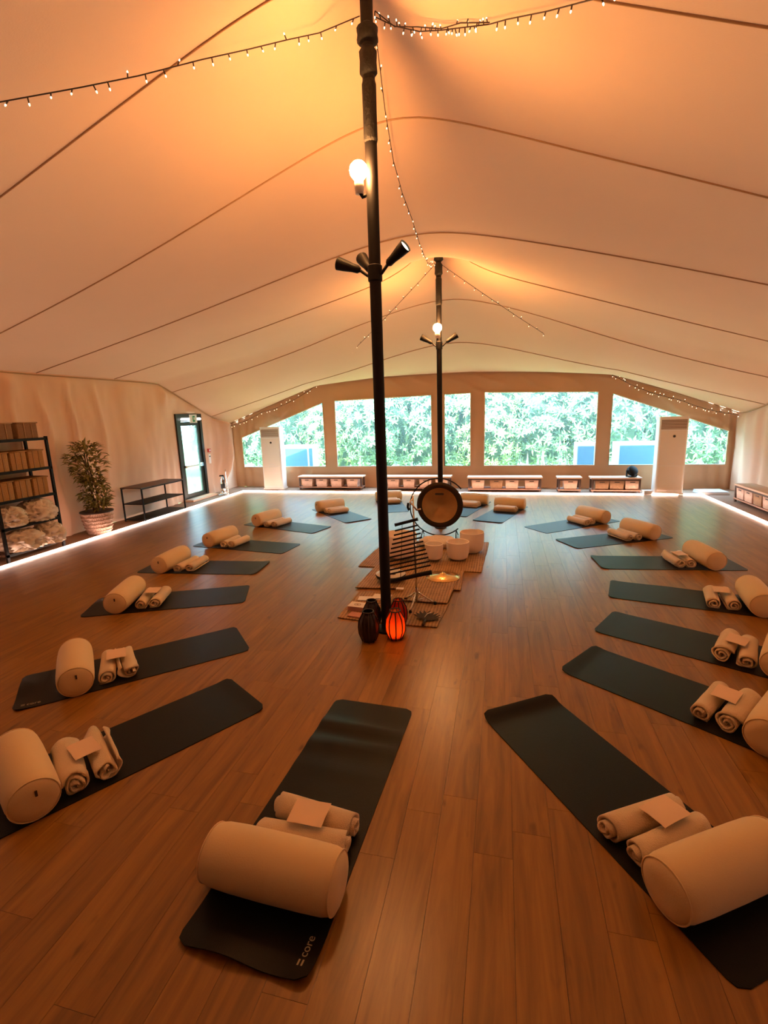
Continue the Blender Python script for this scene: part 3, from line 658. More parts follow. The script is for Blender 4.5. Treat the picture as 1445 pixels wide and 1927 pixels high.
def towel_mesh(seed, R_=.066, Lh=.225, turns=2.6, flat_=.88, loose=0.):
    rnd = random.Random(seed); n = 58; th = .0125; mb = MB(); ns = 10
    t0 = .9; ang = lin(0, turns * 2 * PI, n); pitch = (R_ - .012) / (turns * 2 * PI)
    vs = []
    for j in range(ns + 1):
        yy = -Lh + 2 * Lh * j / ns
        shear = loose * (abs(j / ns - .5) * 2) ** 2
        for i, a in enumerate(ang):
            rr = .012 + pitch * a + .0035 * nz(a * 1.1, yy * 7, seed) + shear * .02 * nz(a * .8, j, seed + 4)
            if i > n - 7 and loose: rr += loose * .011 * (i - n + 7) / 7
            w = a + PI * .25 + seed
            yo = yy + .018 * nz(a * .55, seed, j * .05) * (1 + loose * 1.5) + (j / ns - .5) * .03 * math.sin(a * .3)
            for q in (-.5, .5):
                r2 = max(.003, rr + q * th); x, z = r2 * math.cos(w), r2 * math.sin(w) * flat_
                vs.append((x, yo, z))
    zmin = min(v[2] for v in vs); m = (n + 1) * 2
    vs = [(x, y, z if z > -.052 else -.052 + (z + .052) * .2) for x, y, z in vs]
    zmin = min(v[2] for v in vs)
    vs = [(x, y, z - zmin) for x, y, z in vs]; fs = []
    for j in range(ns):
        for i in range(n):
            a = j * m + 2 * i; b = a + m
            fs.append((a, a + 2, b + 2, b)); fs.append((a + 1, b + 1, b + 3, a + 3))
        a = j * m; fs.append((a, a + m, a + m + 1, a + 1)); a = j * m + 2 * n; fs.append((a, a + 1, a + m + 1, a + m))
    for i in range(n):
        a = 2 * i; fs.append((a, a + 1, a + 3, a + 2)); a = ns * m + 2 * i; fs.append((a, a + 2, a + 3, a + 1))
    mb.add(vs, fs); return mb.mesh('towel_roll', 'towel', True)
TOW = [towel_mesh(1, .073, .23), towel_mesh(2, .069, .225, 2.4, .92), towel_mesh(3, .077, .23, 2.3, .84), towel_mesh(4, .074, .235, 2.7, .9, .8), towel_mesh(5, .078, .22, 2.2, .82, 1.3)]
CARD = MB().grid(lambda u, v: (u, v, .004 * math.cos(u * 18) + .004 * nz(u * 8, v * 8)), lin(-.075, .075, 8), lin(-.095, .095, 8)); 
_cv = list(CARD.v); CARD.add([(x, y, z - .0016) for x, y, z in _cv], [tuple(reversed(f)) for f in CARD.f]); CARD = CARD.mesh('card', 'card', True)
def text_mesh(txt, size, name):
    cu_ = bpy.data.curves.new('lettering', 'FONT'); cu_.body = txt; cu_.size = size; cu_.extrude = .0004; cu_.align_x = 'LEFT'
    o = bpy.data.objects.new('lettering_tmp', cu_); C.objects.link(o); bpy.context.view_layer.update()
    me = bpy.data.meshes.new_from_object(o.evaluated_get(bpy.context.evaluated_depsgraph_get())); me.name = name; bpy.data.objects.remove(o); bpy.data.curves.remove(cu_)
    me.materials.clear(); me.materials.append(M['print']); return me
LET = text_mesh('core', .050, 'lettering')
ORD = ['first', 'second', 'third', 'fourth', 'fifth', 'sixth', 'seventh', 'eighth', 'ninth']
LEFTN = {'M3': 0, 'M4': 1, 'M5': 2, 'M6': 3, 'M7': 4, 'M8': 5, 'M9': 6}
RIGHTN = {'R2': 0, 'R3': 1, 'R4': 2, 'R5': 3, 'R6': 4, 'R7': 5, 'R8': 6, 'R9': 7}
def where(k):
    if k == 'M1': return 'the bottom centre mat'
    if k == 'M10': return 'the mat behind the near pole'
    if k == 'R10': return 'the mat right behind the gong'
    return 'the %s left mat from the bottom' % ORD[LEFTN[k]] if k in LEFTN else 'the %s right mat from the bottom' % ORD[RIGHTN[k]]
# key: inner end x, y, angle in degrees, bolster distance, card?, kind of mat
MATS = {
 'M1': (0.200, -1.271, -92.7, 1.50, True), 'R2': (1.254, -1.088, -56.3, 1.52, True), 'M3': (-0.848, -1.314, -122.8, 1.44, True), 'M4': (-1.385, -0.432, -136.8, 1.41, True),
 'M5': (-1.963, 0.698, -157.0, 1.42, True), 'M6': (-2.255, 1.686, -174.2, 1.42, False), 'M7': (-2.258, 2.699, 173.0, 1.45, False), 'M8': (-2.212, 4.008, 163.2, 1.45, False), 'M9': (-1.720, 4.822, 134.5, 1.45, False),
 'M10': (-1.16, 5.78, 110.0, 1.45, False), 'R10': (0.12, 5.50, 75.0, 1.45, False), 'R9': (0.834, 5.010, 71.5, 1.45, False), 'R8': (1.703, 4.439, 37.9, 1.42, False), 'R7': (2.124, 3.548, 27.7, 1.42, False),
 'R6': (2.425, 2.613, 6.0, 1.40, True), 'R5': (2.399, 1.555, -13.3, 1.42, True), 'R4': (2.157, 0.579, -28.8, 1.42, True), 'R3': (1.787, -0.270, -35.7, 1.40, True)}
sp = {'M1': mat_mesh(0, .035, .022, 5, 0, 'M1'), 'R2': mat_mesh(.03, 0, 0, 6), 'R3': mat_mesh(.018, 0, 0, 7), 'R5': mat_mesh(.008, 0, 0, 9, .006), 'M5': mat_mesh(.004, .004, 0, 10, .004), 'M4': mat_mesh(.004, .015, 0, 11, 0, 'M4')}
DESC = {'M1': 'wrinkled black yoga mat with lettering, at the bottom centre', 'M10': 'dark yoga mat partly hidden behind the near pole', 'R10': 'dark yoga mat partly hidden behind the gong', 'R2': 'black yoga mat running into the bottom right corner, inner end curled up'}
rk = random.Random(5)
for i, (k, (x, y, a, sb, card)) in enumerate(MATS.items()):
    rz = math.radians(a)
    side = 'left' if k in LEFTN else 'right'
    lab = DESC.get(k) or 'black yoga mat, %s from the bottom on the %s side' % (ORD[LEFTN[k] if k in LEFTN else RIGHTN[k]], side)
    m_ = obj('yoga_mat', sp.get(k) or flat[i % 3], None, (x, y, 0), rz); tag(m_, lab, 'yoga mat', 'yoga mats laid in a circle')
    ca, sa = math.cos(rz), math.sin(rz)
    P = lambda s_, t_=0.: (x + ca * s_ - sa * t_, y + sa * s_ + ca * t_)
    if k in ('M1', 'M4'):
        me = LET.copy(); zf = MATZ[k]
        for v in me.vertices:
            X, Y = 1.742 - v.co.x, .262 - v.co.y; v.co = (X, Y, zf(X, Y) + .0012 + v.co.z)
        l = obj('lettering', me, m_); l['label'] = 'pale printed lettering'
        lg = MB()
        for yy in (.240, .257): lg.add([(1.752 + dx, yy + dy, zf(1.752 + dx, yy + dy) + .0015) for dx, dy in ((0, -.004), (.026, -.004), (.026, .004), (0, .004))], [(0, 1, 2, 3)])
        lg.build('emblem', 'print', m_)
    w = where(k)
    j = rk.uniform(-.05, .05)
    b = thing('bolster', 'cream cylindrical bolster lying on ' + w, 'bolster', (*P(sb, rk.uniform(-.02, .02) + (-.02 if k == 'M1' else 0)), MATT + .1245), rz + j, 'cream bolsters on the mats')
    obj('cover', BOL[0], b)
    for pmsh in BOL[1]: obj('piping', pmsh, b)
    obj('zip_pull', BOL[2], b)
    if k != 'M1': b.rotation_euler.z += PI
    sel = {'M3': (3, 4), 'M4': (0, 4), 'R3': (3, 1), 'R4': (2, 3), 'R6': (1, 4), 'M1': (2, 0), 'R2': (1, 0)}.get(k) or (rk.randrange(3), rk.randrange(4))
    d1 = sb - .232; d2 = d1 - .158
    for q, (dd, e) in enumerate(((d1, sel[0]), (d2, sel[1]))):
        o = obj('rolled_towel', TOW[e], None, (*P(dd, rk.uniform(-.03, .03)), MATT + .0005), rz + rk.uniform(-.09, .09) + (PI if rk.random() < .5 else 0))
        tag(o, 'rolled cream towel %s the bolster on %s' % ('next to' if q == 0 else 'farther from', w), 'towel', 'rolled towels on the mats')
    if card:
        o = obj('card', CARD, None, (*P((d1 + d2) / 2, rk.uniform(-.03, .03)), MATT + .139), rz + rk.uniform(-.12, .12)); o.rotation_euler.y = rk.uniform(-.06, .06)
        tag(o, 'blank peach card resting on the towels of ' + w, 'card', 'cards on the towels')

# ------------------------------------------------------------------ air conditioners
def aircon(x, y, lab, rz, w=.62, h=1.86, d=.34):
    t = thing('air_conditioner', lab, 'air conditioner', (x, y, .004), rz, 'tall floor standing air conditioners')
    MB().rbox((0, 0, h / 2), (w, d, h), .035, ax=2).build('casing', 'acwhite', t, 'auto')
    MB().box((0, -d / 2 - .004, h * .60), (w - .09, .012, h * .44)).build('upper_panel', 'acpanel', t)
    MB().box((0, -d / 2 - .004, h * .215), (w - .10, .012, h * .31)).build('intake_panel', 'acpanel', t)
    g = MB().box((0, -d / 2 - .002, h * .905), (w - .08, .008, h * .125)).build('grille', 'acgrille', t)
    for k in range(7): MB().box((0, -d / 2 - .010, h * .852 + k * .035), (w - .09, .022, .011)).build('louvre', 'acpanel', g)
    MB().lathe([(.030, -.012), (.030, 0), (.001, .002)], 16, (0.02, -d / 2 - .004, h * .755), 'Y').build('display', 'lensoff', t, 'auto')
    MB().box((0, -d / 2 - .012, h * .405), (.14, .006, .010)).build('badge', 'white', t)
    MB().box((0, 0, .02), (w + .02, d + .02, .04)).build('plinth', 'acwhite', t)
aircon(-5.62, 8.98, 'tall white air conditioner in the far left corner', math.radians(4))
aircon(5.06, 8.60, 'tall white air conditioner on the right in front of the window', math.radians(-2))

# ------------------------------------------------------------------ benches with baskets
def basket_meshes(w, d, h):
    t = .012; mb = MB(); k = .88
    def ring(s_, z, ins): return [(sx * (w / 2 * s_ - ins), sy * (d / 2 * s_ - ins), z) for sx, sy in ((-1, -1), (1, -1), (1, 1), (-1, 1))]
    vs = ring(k, 0, 0) + ring(1, h, 0) + ring(1, h, t) + ring(k, .012, t)
    fs = [(3, 2, 1, 0)] + [(a * 4 + i, a * 4 + (i + 1) % 4, (a + 1) * 4 + (i + 1) % 4, (a + 1) * 4 + i) for a in range(3) for i in range(4)] + [(12, 13, 14, 15)]
    mb.add(vs, fs)
    rim = MB().tube([(sx * (w / 2 - .004), sy * (d / 2 - .004), h) for sx, sy in ((-1, -1), (1, -1), (1, 1), (-1, 1))], .009, 6, closed=True)
    slot = MB().box((0, -d / 2 + .004, h * .80), (w * .34, .012, .022))
    return mb, rim, slot
BK = basket_meshes(.34, .32, .24)
BKM = {c: (BK[0].mesh('body', c), BK[1].mesh('rim', c)) for c in ('basket', 'basketbrown')}; BKS = BK[2].mesh('handle_slot', 'zip')
def place_basket(x, y, z, lab, rz=0, c='basket', sc=(1, 1, 1)):
    t = thing('storage_basket', lab, 'basket', (x, y, z), rz, 'storage baskets under the benches'); t.scale = sc
    obj('body', BKM[c][0], t); obj('rim', BKM[c][1], t); obj('handle_slot', BKS, t)
def bench(x0, x1, y, lab, bl, h=.40, d=.40, rz=0, cols=None, along='x'):
    cx = (x0 + x1) / 2; w = x1 - x0
    t = thing('bench', lab, 'bench', (cx, y, 0.002), rz, 'low storage benches')
    for k in range(3): MB().box((0, (k - 1) * d / 3, h - .02), (w, d / 3 - .006, .035)).build('top_board', 'benchtop', t)
    for sx in (-1, 1):
        for sy in (-1, 1): MB().box((sx * (w / 2 - .05), sy * (d / 2 - .04), (h - .04) / 2), (.045, .045, h - .04)).build('leg', 'benchdark', t)
    MB().box((0, -d / 2 + .03, h - .06), (w - .06, .03, .045)).build('apron', 'benchdark', t)
    MB().box((0, 0, .075), (w - .04, d - .02, .03)).build('lower_shelf', 'benchwood', t)
    n = len(bl); R = Matrix.Rotation(rz, 3, 'Z')
    for i, (s_, c, l) in enumerate(bl):
        p = R @ Vector(((s_ - .5) * (w - .1), -.02, 0)) + Vector((cx, y, .0935))
        place_basket(p.x, p.y, p.z, l, rz, c)
bench(-4.80, -2.80, 9.0, 'low wooden bench nearest the left air conditioner', [(.12, 'basket', 'first basket from the left under the bench nearest the left air conditioner'), (.36, 'basket', 'second basket from the left under the bench nearest the left air conditioner'), (.60, 'basket', 'third basket from the left under the bench nearest the left air conditioner'), (.86, 'basket', 'fourth basket from the left under the bench nearest the left air conditioner')])
bench(-2.15, -.25, 8.95, 'low wooden bench behind the near pole and gong', [(.12, 'basket', 'first basket from the left under the bench behind the gong'), (.37, 'basket', 'second basket from the left under the bench behind the gong'), (.63, 'basket', 'third basket from the left under the bench behind the gong'), (.88, 'basket', 'fourth basket from the left under the bench behind the gong')])
bench(.20, 2.14, 8.80, 'low wooden bench right of the gong below the wide window', [(.13, 'basket', 'leftmost pale basket under the bench right of the gong'), (.39, 'basketbrown', 'brown basket under the bench right of the gong'), (.61, 'basket', 'pale basket right of the brown one under the bench right of the gong'), (.88, 'basket', 'rightmost pale basket under the bench right of the gong')])
bench(2.50, 3.10, 8.75, 'short low bench with one basket between the two longer ones', [(.55, 'basket', 'single pale basket under the short bench')])
bench(3.30, 4.48, 8.70, 'low dark bench beside the right air conditioner', [(.20, 'basketbrown', 'leftmost brown basket under the bench beside the right air conditioner'), (.52, 'basketbrown', 'middle brown basket under the bench beside the right air conditioner'), (.85, 'basket', 'pale basket under the bench beside the right air conditioner')])
bench(5.38, 7.22, 6.72, 'low wooden bench against the right wall', [(.12, 'basket', 'farthest basket under the bench by the right wall'), (.33, 'basket', 'second farthest basket under the bench by the right wall'), (.55, 'basketbrown', 'brown basket under the bench by the right wall'), (.77, 'basket', 'nearest basket under the bench by the right wall')], rz=-PI / 2)
# black speaker on the right-hand bench
t = thing('portable_speaker', 'small black round-backed speaker tilted on the bench by the right air conditioner', 'speaker', (4.28, 8.68, .402), math.radians(25))
MB().box((0, .03, .012), (.18, .16, .024)).build('base', 'black', t)
fo = MB().lathe([(.05, -.07), (.12, -.05), (.135, 0), (.13, .04), (.11, .05)], 18, axis='Y').build('head', 'black', t, 'auto', (0, 0, .15)); fo.rotation_euler = (math.radians(-35), 0, 0)
MB().box((.14, .02, .09), (.02, .04, .16)).build('bracket', 'black', t); MB().box((-.14, .02, .09), (.02, .04, .16)).build('bracket', 'black', t)
t = thing('small_box', 'small pale plastic box on the floor left of the right air conditioner', 'box', (4.60, 8.48, .004), .1)
MB().rbox((0, 0, .04), (.20, .15, .08), .02).build('tub', 'sheet', t, 'auto'); MB().box((0, 0, .085), (.21, .16, .014)).build('lid', 'white', t)
t = thing('folded_sheet', 'pale blue folded sheet lying in the far right corner', 'sheet', (6.05, 8.65, .003), .05)
for k in range(3): MB().rbox((0, .01 * k, .012 + k * .022), (.62 - .02 * k, .50, .02), .03).build('fold', 'bluepad' if k % 2 == 0 else 'sheet', t, 'auto')

# ------------------------------------------------------------------ left side furniture
# shelving unit
SX0, SX1, SY0, SY1 = -7.02, -6.52, 1.30, 2.36
t = thing('shelving_unit', 'tall black metal shelving unit with dark boards at the left edge', 'shelf', ((SX0 + SX1) / 2, (SY0 + SY1) / 2, .003))
sw, sdp = SY1 - SY0, SX1 - SX0; TIERS = [.13, .55, .98, 1.44, 1.94]
for sx in (-1, 1):
    for sy in (-1, 1): MB().box((sx * (sdp / 2 - .02), sy * (sw / 2 - .02), .98), (.04, .04, 1.96)).build('post', 'black', t)
for z in TIERS:
    MB().box((0, 0, z - .02), (sdp - .02, sw - .02, .03)).build('shelf_board', 'darkwood', t)
    MB().box((sdp / 2 - .01, 0, z - .02), (.02, sw, .045)).build('shelf_rail', 'black', t)
def wicker_box(x, y, z, d, lab, c='wicker', handle=True):
    t = thing('wicker_box', lab, 'basket', (x, y, z), 0, 'wicker boxes on the shelving unit')
    MB().rbox((0, 0, d[2] / 2), (d[0], d[1], d[2]), .025, ax=2).build('body', c, t, 'auto')
    MB().tube([(sx * (d[0] / 2), sy * (d[1] / 2), d[2]) for sx, sy in ((-1, -1), (1, -1), (1, 1), (-1, 1))], .012, 6, closed=True).build('rim', c, t, True)
    for s_ in (-.18, .18): MB().box((d[0] / 2 + .003, s_ * d[1], d[2] / 2), (.008, .018, d[2] * .96)).build('strap', 'basketbrown', t)
for (z, nm) in ((1.44, 'upper'), (.98, 'lower')):
    for k in range(3):
        wicker_box(-6.76, 1.50 + k * .31, z - .004, (.40, .29, .30), '%s orange wicker box on the %s box shelf' % (['nearest', 'middle', 'farthest'][k], nm))
wicker_box(-6.76, 1.62, 1.936, (.40, .36, .26), 'left brown wicker hamper on top of the shelving unit', 'basketbrown')
wicker_box(-6.76, 2.06, 1.936, (.40, .36, .26), 'right brown wicker hamper on top of the shelving unit', 'basketbrown')
def blanket(x, y, z, d, lab, seed):
    us, vs_ = lin(0, 2 * PI, 80), lin(0.02, PI - .02, 44)
    def f(u, v):
        dv = Vector((math.sin(v) * math.cos(u), math.sin(v) * math.sin(u), math.cos(v)))
        b = .80 + .30 * nz(dv.x * 1.8 + seed, dv.y * 1.8, dv.z * 1.8) + .42 * (1 - 2.2 * abs(nz(dv.x * 2.6 + seed, dv.y * 2.6, dv.z * 4))) + .20 * (1 - 2.2 * abs(nz(dv.x * 6.5, dv.y * 6.5 + seed, dv.z * 9)))
        b = min(b, 1.25)
        pz = dv.z * b; pz = pz if pz > -.55 else -.55 + (pz + .55) * .05
        return (x + dv.x * b * d[0] * .5, y + dv.y * b * d[1] * .5, z + (pz + .572) * d[2] * .62)
    t = thing('crumpled_blanket', lab, 'blanket', (x, y, z), 0, 'crumpled blankets on the shelving unit')
    o = MB().grid(f, us, vs_).build('cloth', 'blanket', t, True); o.location = (-x, -y, -z)
    # cuff-like loops of the cloth edge hanging to the front
    for k in range(2):
        c = Vector((d[0] * .40, (k - .5) * d[1] * .5, d[2] * (.35 + .2 * k))); pts = [c + Vector((.03 * math.sin(a * 2), .05 * math.cos(a), .035 * math.sin(a))) for a in lin(0, 2 * PI, 14)[:-1]]
        MB().tube(pts, .010, 6, closed=True).build('rolled_edge', 'strap', t, True)
blanket(-6.70, 1.56, .552, (.46, .46, .30), 'pale crumpled blanket on the left of the second lowest shelf', 3)
blanket(-6.68, 2.05, .552, (.50, .52, .34), 'pale crumpled blanket on the right of the second lowest shelf', 8)
blanket(-6.66, 1.72, .132, (.50, .60, .30), 'pale crumpled blanket on the left of the bottom shelf', 14)
blanket(-6.60, 2.14, .132, (.46, .38, .36), 'pale crumpled blanket on the right of the bottom shelf', 19)
# potted tree
t = thing('potted_tree', 'leafy potted tree in a whitewashed wicker pot by the left wall', 'plant', (-6.70, 3.32, .003))
pp = MB().lathe([(.20, 0), (.235, .10), (.265, .26), (.285, .40), (.295, .42), (.275, .42), (.26, .36)], 28, cap=False); pp.add([(.20 * math.cos(k * PI / 14), .20 * math.sin(k * PI / 14), 0) for k in range(28)], [tuple(range(28))[::-1]])
pot = pp.build('wicker_pot', 'potweave', t, 'auto')
for k, z in enumerate((.06, .13, .20, .27, .34)):
    r_ = pw([(0, .20), (.10, .235), (.26, .265), (.40, .285)], z) + .004
    MB().tube([(r_ * math.cos(a), r_ * math.sin(a), z + .006 * math.sin(a * 14)) for a in lin(0, 2 * PI, 56)[:-1]], .012, 5, closed=True).build('woven_band', 'potweave', pot, True)
MB().lathe([(.275, .418), (.30, .425), (.30, .445), (.27, .44)], 28).build('rim', 'rattan', pot, 'auto')
MB().lathe([(.001, .375), (.262, .37)], 24, cap=False).build('soil', 'soil', t)
rnd = random.Random(77)
for k in range(3):
    a = k * 2.1; MB().tube([(.05 * math.cos(a), .05 * math.sin(a), .36), (.06 * math.cos(a + .8), .06 * math.sin(a + .8), .8), (.03 * math.cos(a + 1.6) - .02, .05 * math.sin(a + 1.6) - .03, 1.2), (-.03 + .05 * math.cos(a), -.06 + .05 * math.sin(a), 1.55)], [.022, .018, .014, .008], 7).build('trunk', 'bark', t, True)
lm = []
for k in range(3):
    mb = MB(); leaf_quad(mb, Vector((0, 0, 0)), Vector((1, 0, .05 + .2 * k)), Vector((0, 0, 1)), .15, .024 + .004 * k); lm.append(mb)
leafstuff = MB(); leaf_me = [x.mesh('leaf', 'potleaf') for x in lm]
nleaf = 0
for k in range(980):
    z = rnd.uniform(.50, 1.78); wz = pw([(.5, .17), (.8, .24), (1.0, .19), (1.25, .27), (1.5, .32), (1.7, .24), (1.8, .10)], z)
    cy = pw([(.5, .03), (1.0, -.02), (1.5, -.10), (1.8, -.09)], z)
    a = rnd.uniform(0, 2 * PI); r_ = wz * math.sqrt(rnd.random()); p = Vector((.04 + r_ * math.cos(a), cy + r_ * math.sin(a), z))
    if nz(p.x * 5, p.y * 5, p.z * 5) < -.22: continue
    d = Vector((math.cos(a) + rnd.uniform(-.6, .6), math.sin(a) + rnd.uniform(-.6, .6), rnd.uniform(-.7, .8)))
    if r_ > wz * .62 and math.cos(a) > -.2 and nleaf < 290:
        nleaf += 1; o = obj('leaf', leaf_me[k % 3], t, p); o.rotation_mode = 'QUATERNION'; o.rotation_quaternion = d.to_track_quat('X', 'Z')
    else: leaf_quad(leafstuff, p, d, Vector((rnd.uniform(-.4, .4), rnd.uniform(-.4, .4), 1)), .15 * rnd.uniform(.7, 1.15), .027)
leafstuff.build('foliage', 'potleaf', t)['kind'] = 'stuff'
# console table
t = thing('console_table', 'open dark metal console table with three shelves by the door', 'table', (-6.68, 4.98, .003))
tw, td = 1.42, .54
for sx in (-1, 1):
    for sy in (-1, 1): MB().box((sx * (td / 2 - .014), sy * (tw / 2 - .014), .365), (.026, .026, .73)).build('leg', 'black', t)
for k in range(3): MB().box(((k - 1) * td / 3, 0, .742), (td / 3 - .004, tw + .02, .024)).build('top_board', 'darkwood', t)
for z, nm in ((.385, 'middle_shelf'), (.045, 'bottom_shelf')):
    MB().box((0, 0, z), (td - .03, tw - .03, .018)).build(nm, 'black', t)
for sx in (-1, 1):
    for z in (.385, .045, .72): MB().box((sx * (td / 2 - .014), 0, z), (.022, tw - .03, .022)).build('rail', 'black', t)
# fire extinguishers
t = thing('extinguisher_stand', 'chrome tube stand holding extinguishers beside the door', 'stand', (-6.74, 7.90, .003), math.radians(-60))
for sx in (-1, 1):
    MB().tube([(sx * .17, -.14, .012), (sx * .17, .14, .012), (sx * .17, .12, .05), (sx * .15, .10, .62), (0, .10, .70)], .010, 7).build('side_tube', 'chrome', t, True)
MB().tube([(-.17, -.14, .012), (.17, -.14, .012)], .010, 7).build('front_bar', 'chrome', t, True)
MB().box((0, 0, .05), (.32, .2, .012)).build('tray', 'chrome', t)
for k, (x, m_, lab) in enumerate(((-.075, 'chrome', 'left shiny fire extinguisher on the chrome stand'), (.085, 'chrome', 'right shiny fire extinguisher with black label on the chrome stand'))):
    R = Matrix.Rotation(math.radians(-60), 3, 'Z'); p = R @ Vector((x, 0, 0)) + Vector((-6.74, 7.90, .062))
    e = thing('fire_extinguisher', lab, 'extinguisher', p, math.radians(-60), 'fire extinguishers')
    MB().lathe([(.055, 0), (.062, .01), (.062, .36), (.05, .41), (.022, .435), (.02, .46)], 16).build('cylinder', m_, e, 'auto')
    MB().box((0, -.02, .48), (.03, .12, .02)).build('handle', 'black', e); MB().tube([(0, .04, .46), (.07, .05, .40), (.075, .03, .20)], .010, 6).build('hose', 'black', e, True)
    MB().lathe([(.0632, .12), (.0632, .26)], 16, cap=False).build('label_band', 'white' if k == 0 else 'gongmark', e, 'auto')

# ------------------------------------------------------------------ instruments in the middle
def rush_mat(poly, z, lab):
    t = thing('rush_mat', lab, 'rush mat', (0, 0, 0), 0, 'woven rush mats under the instruments')
    cx = sum(p[0] for p in poly) / 4; cy = sum(p[1] for p in poly) / 4; A, B, Cc, D = [Vector((*p, 0)) for p in poly]; t.location = (cx, cy, z)
    c0 = Vector((cx, cy, 0)); th = .008
    def f(u, v, dz): 
        p = A.lerp(B, u).lerp(D.lerp(Cc, u), v) - c0; return (p.x + .008 * nz(v * 9, z * 90), p.y + .008 * nz(u * 9, 5 + z * 90), dz + .003 * abs(nz(u * 6, v * 6)))
    mb = MB().grid(lambda u, v: f(u, v, th), lin(0, 1, 20), lin(0, 1, 16)); m1 = len(mb.v); mb.grid(lambda u, v: f(u, v, .0005), lin(0, 1, 20), lin(0, 1, 16))
    mb.build('woven_sheet', 'rush', t, True)
    edge = [f(u, 0, th / 2) for u in lin(0, 1, 20)] + [f(1, v, th / 2) for v in lin(0, 1, 16)[1:]] + [f(u, 1, th / 2) for u in lin(1, 0, 20)[1:]] + [f(0, v, th / 2) for v in lin(1, 0, 16)[1:-1]]
    MB().tube(edge, .007, 6, closed=True).build('bound_edge', 'rush', t, True)
rush_mat([(-.88, 1.95), (.86, 1.93), (.92, 3.46), (-.82, 3.40)], .002, 'widest rush mat at the back under the crystal bowls')
rush_mat([(-.66, 1.08), (.64, 1.20), (.62, 2.10), (-.62, 2.02)], .012, 'rush mat under the handpan and the cymbal')
rush_mat([(-.10, .74), (.53, .73), (.58, 1.62), (-.06, 1.60)], .022, 'narrow rush mat under the chime stand')
rush_mat([(-.59, .19), (-.02, .13), (.06, .98), (-.58, .96)], .002, 'rush mat at the front left under the books')
rush_mat([(-.01, .14), (.49, .13), (.55, .80), (.03, .82)], .002, 'rush mat at the front right under the feather fan')
# gong with crescent stand
GX, GY, GZ = .08, 3.69, .58
t = thing('gong_stand', 'thin black crescent-shaped gong stand, open on the right', 'stand', (GX - .02, GY + .02, 0))
RZ, RR = .545, .50
MB().tube([(RR * math.cos(a), 0, RZ + RR * math.sin(a)) for a in lin(math.radians(40), math.radians(312), 60)], .011, 8).build('crescent_hoop', 'black', t, True)
for sx in (-.28, .30):
    MB().tube([(sx, 0, RZ - math.sqrt(RR * RR - sx * sx)), (sx * 1.05, -.22, .012)], .009, 6).build('foot', 'black', t, True)
    MB().tube([(sx, 0, RZ - math.sqrt(RR * RR - sx * sx)), (sx * 1.05, .20, .012)], .009, 6).build('foot', 'black', t, True)
g = thing('gong', 'bronze gong with a wide dark rim hanging in the crescent stand', 'gong', (GX, GY, GZ))
MB().lathe([(.001, -.028), (.06, -.030), (.09, -.020), (.22, -.016), (.305, -.012)], 48, axis='Y', cap=False).build('face', 'gongface', g, True)
MB().lathe([(.305, -.014), (.345, -.022), (.385, -.016), (.40, .01), (.395, .05), (.38, .05), (.36, .0), (.30, .002)], 48, axis='Y', cap=False).build('rim', 'gongrim', g, True)
mk = MB().rbox((.0, -.018, .20), (.15, .002, .035), .012, ax=1); mk.build('printed_mark', 'gongmark', g)
for sx in (-1, 1): MB().tube([(sx * .20, .02, .335), (sx * .19, .01, .43)], .004, 5).build('cord', 'wire', g, True)
# chime tree on a cymbal stand
CHX, CHY = .20, .62
t = thing('chime_tree', 'ladder of dark metal chime bars on a chrome tripod stand', 'chimes', (CHX, CHY, .012))
MB().tube([(0.0, 0.02, .05), (-.01, .02, .65), (-.02, .02, 1.27)], [.013, .012, .009], 10).build('stand_pole', 'chrome', t, True)
for k in range(3):
    a = math.radians(-100 + 120 * k); MB().tube([(0, .02, .17), (.15 * math.cos(a), .02 + .15 * math.sin(a), .06), (.21 * math.cos(a), .02 + .21 * math.sin(a), .012)], .010, 7).build('tripod_leg', 'chrome', t, True)
    MB().lathe([(.016, 0), (.018, .012), (.012, .03)], 8, (.21 * math.cos(a), .02 + .21 * math.sin(a), 0)).build('rubber_foot', 'black', t, True)
    MB().tube([(0, .02, .06), (.11 * math.cos(a), .02 + .11 * math.sin(a), .09)], .006, 6).build('tripod_brace', 'chrome', t, True)
MB().lathe([(.02, .15), (.022, .19), (.016, .21)], 10, (0, .02, 0)).build('collar', 'chrome', t, 'auto')
MB().tube([(-.02, .02, 1.24), (-.05, .0, 1.20), (.03, -.03, 1.12), (.07, -.03, 1.13)], .011, 7).build('boom_clamp', 'chrome', t, True)
MB().tube([(-.07, .0, 1.19), (-.075, .0, 1.14), (-.06, 0, 1.11)], .014, 7).build('wing_nut', 'black', t, True)
n = 11
for k in range(n):
    f_ = k / (n - 1); a = Vector((-.02 - .13 * f_ - CHX, -.02, .88 - .52 * f_)); b = Vector((.24 + .13 * f_ - CHX, -.02, .95 - .45 * f_))
    MB().tube([a, b], .0095, 8).build('chime_bar', 'black', t, True)
for sx in (-1, 1):
    MB().tube([(-.06 * sx - .08, -.012, .95), (-.09 * sx - .085, -.012, .33)], .003, 5).build('hanging_cord', 'wire', t, True)
MB().tube([(-.22, -.02, .945), (-.20, -.02, .95), (0.02, -.02, 1.012), (.035, -.02, 1.016)], [.020, .017, .017, .021], 8).build('top_rail', 'black', t, True)
MB().tube([(-.40, -.02, .262), (-.36, -.02, .27), (.10, -.02, .40), (.18, -.02, .418)], [.018, .020, .026, .028], 8).build('bottom_rail', 'black', t, True)
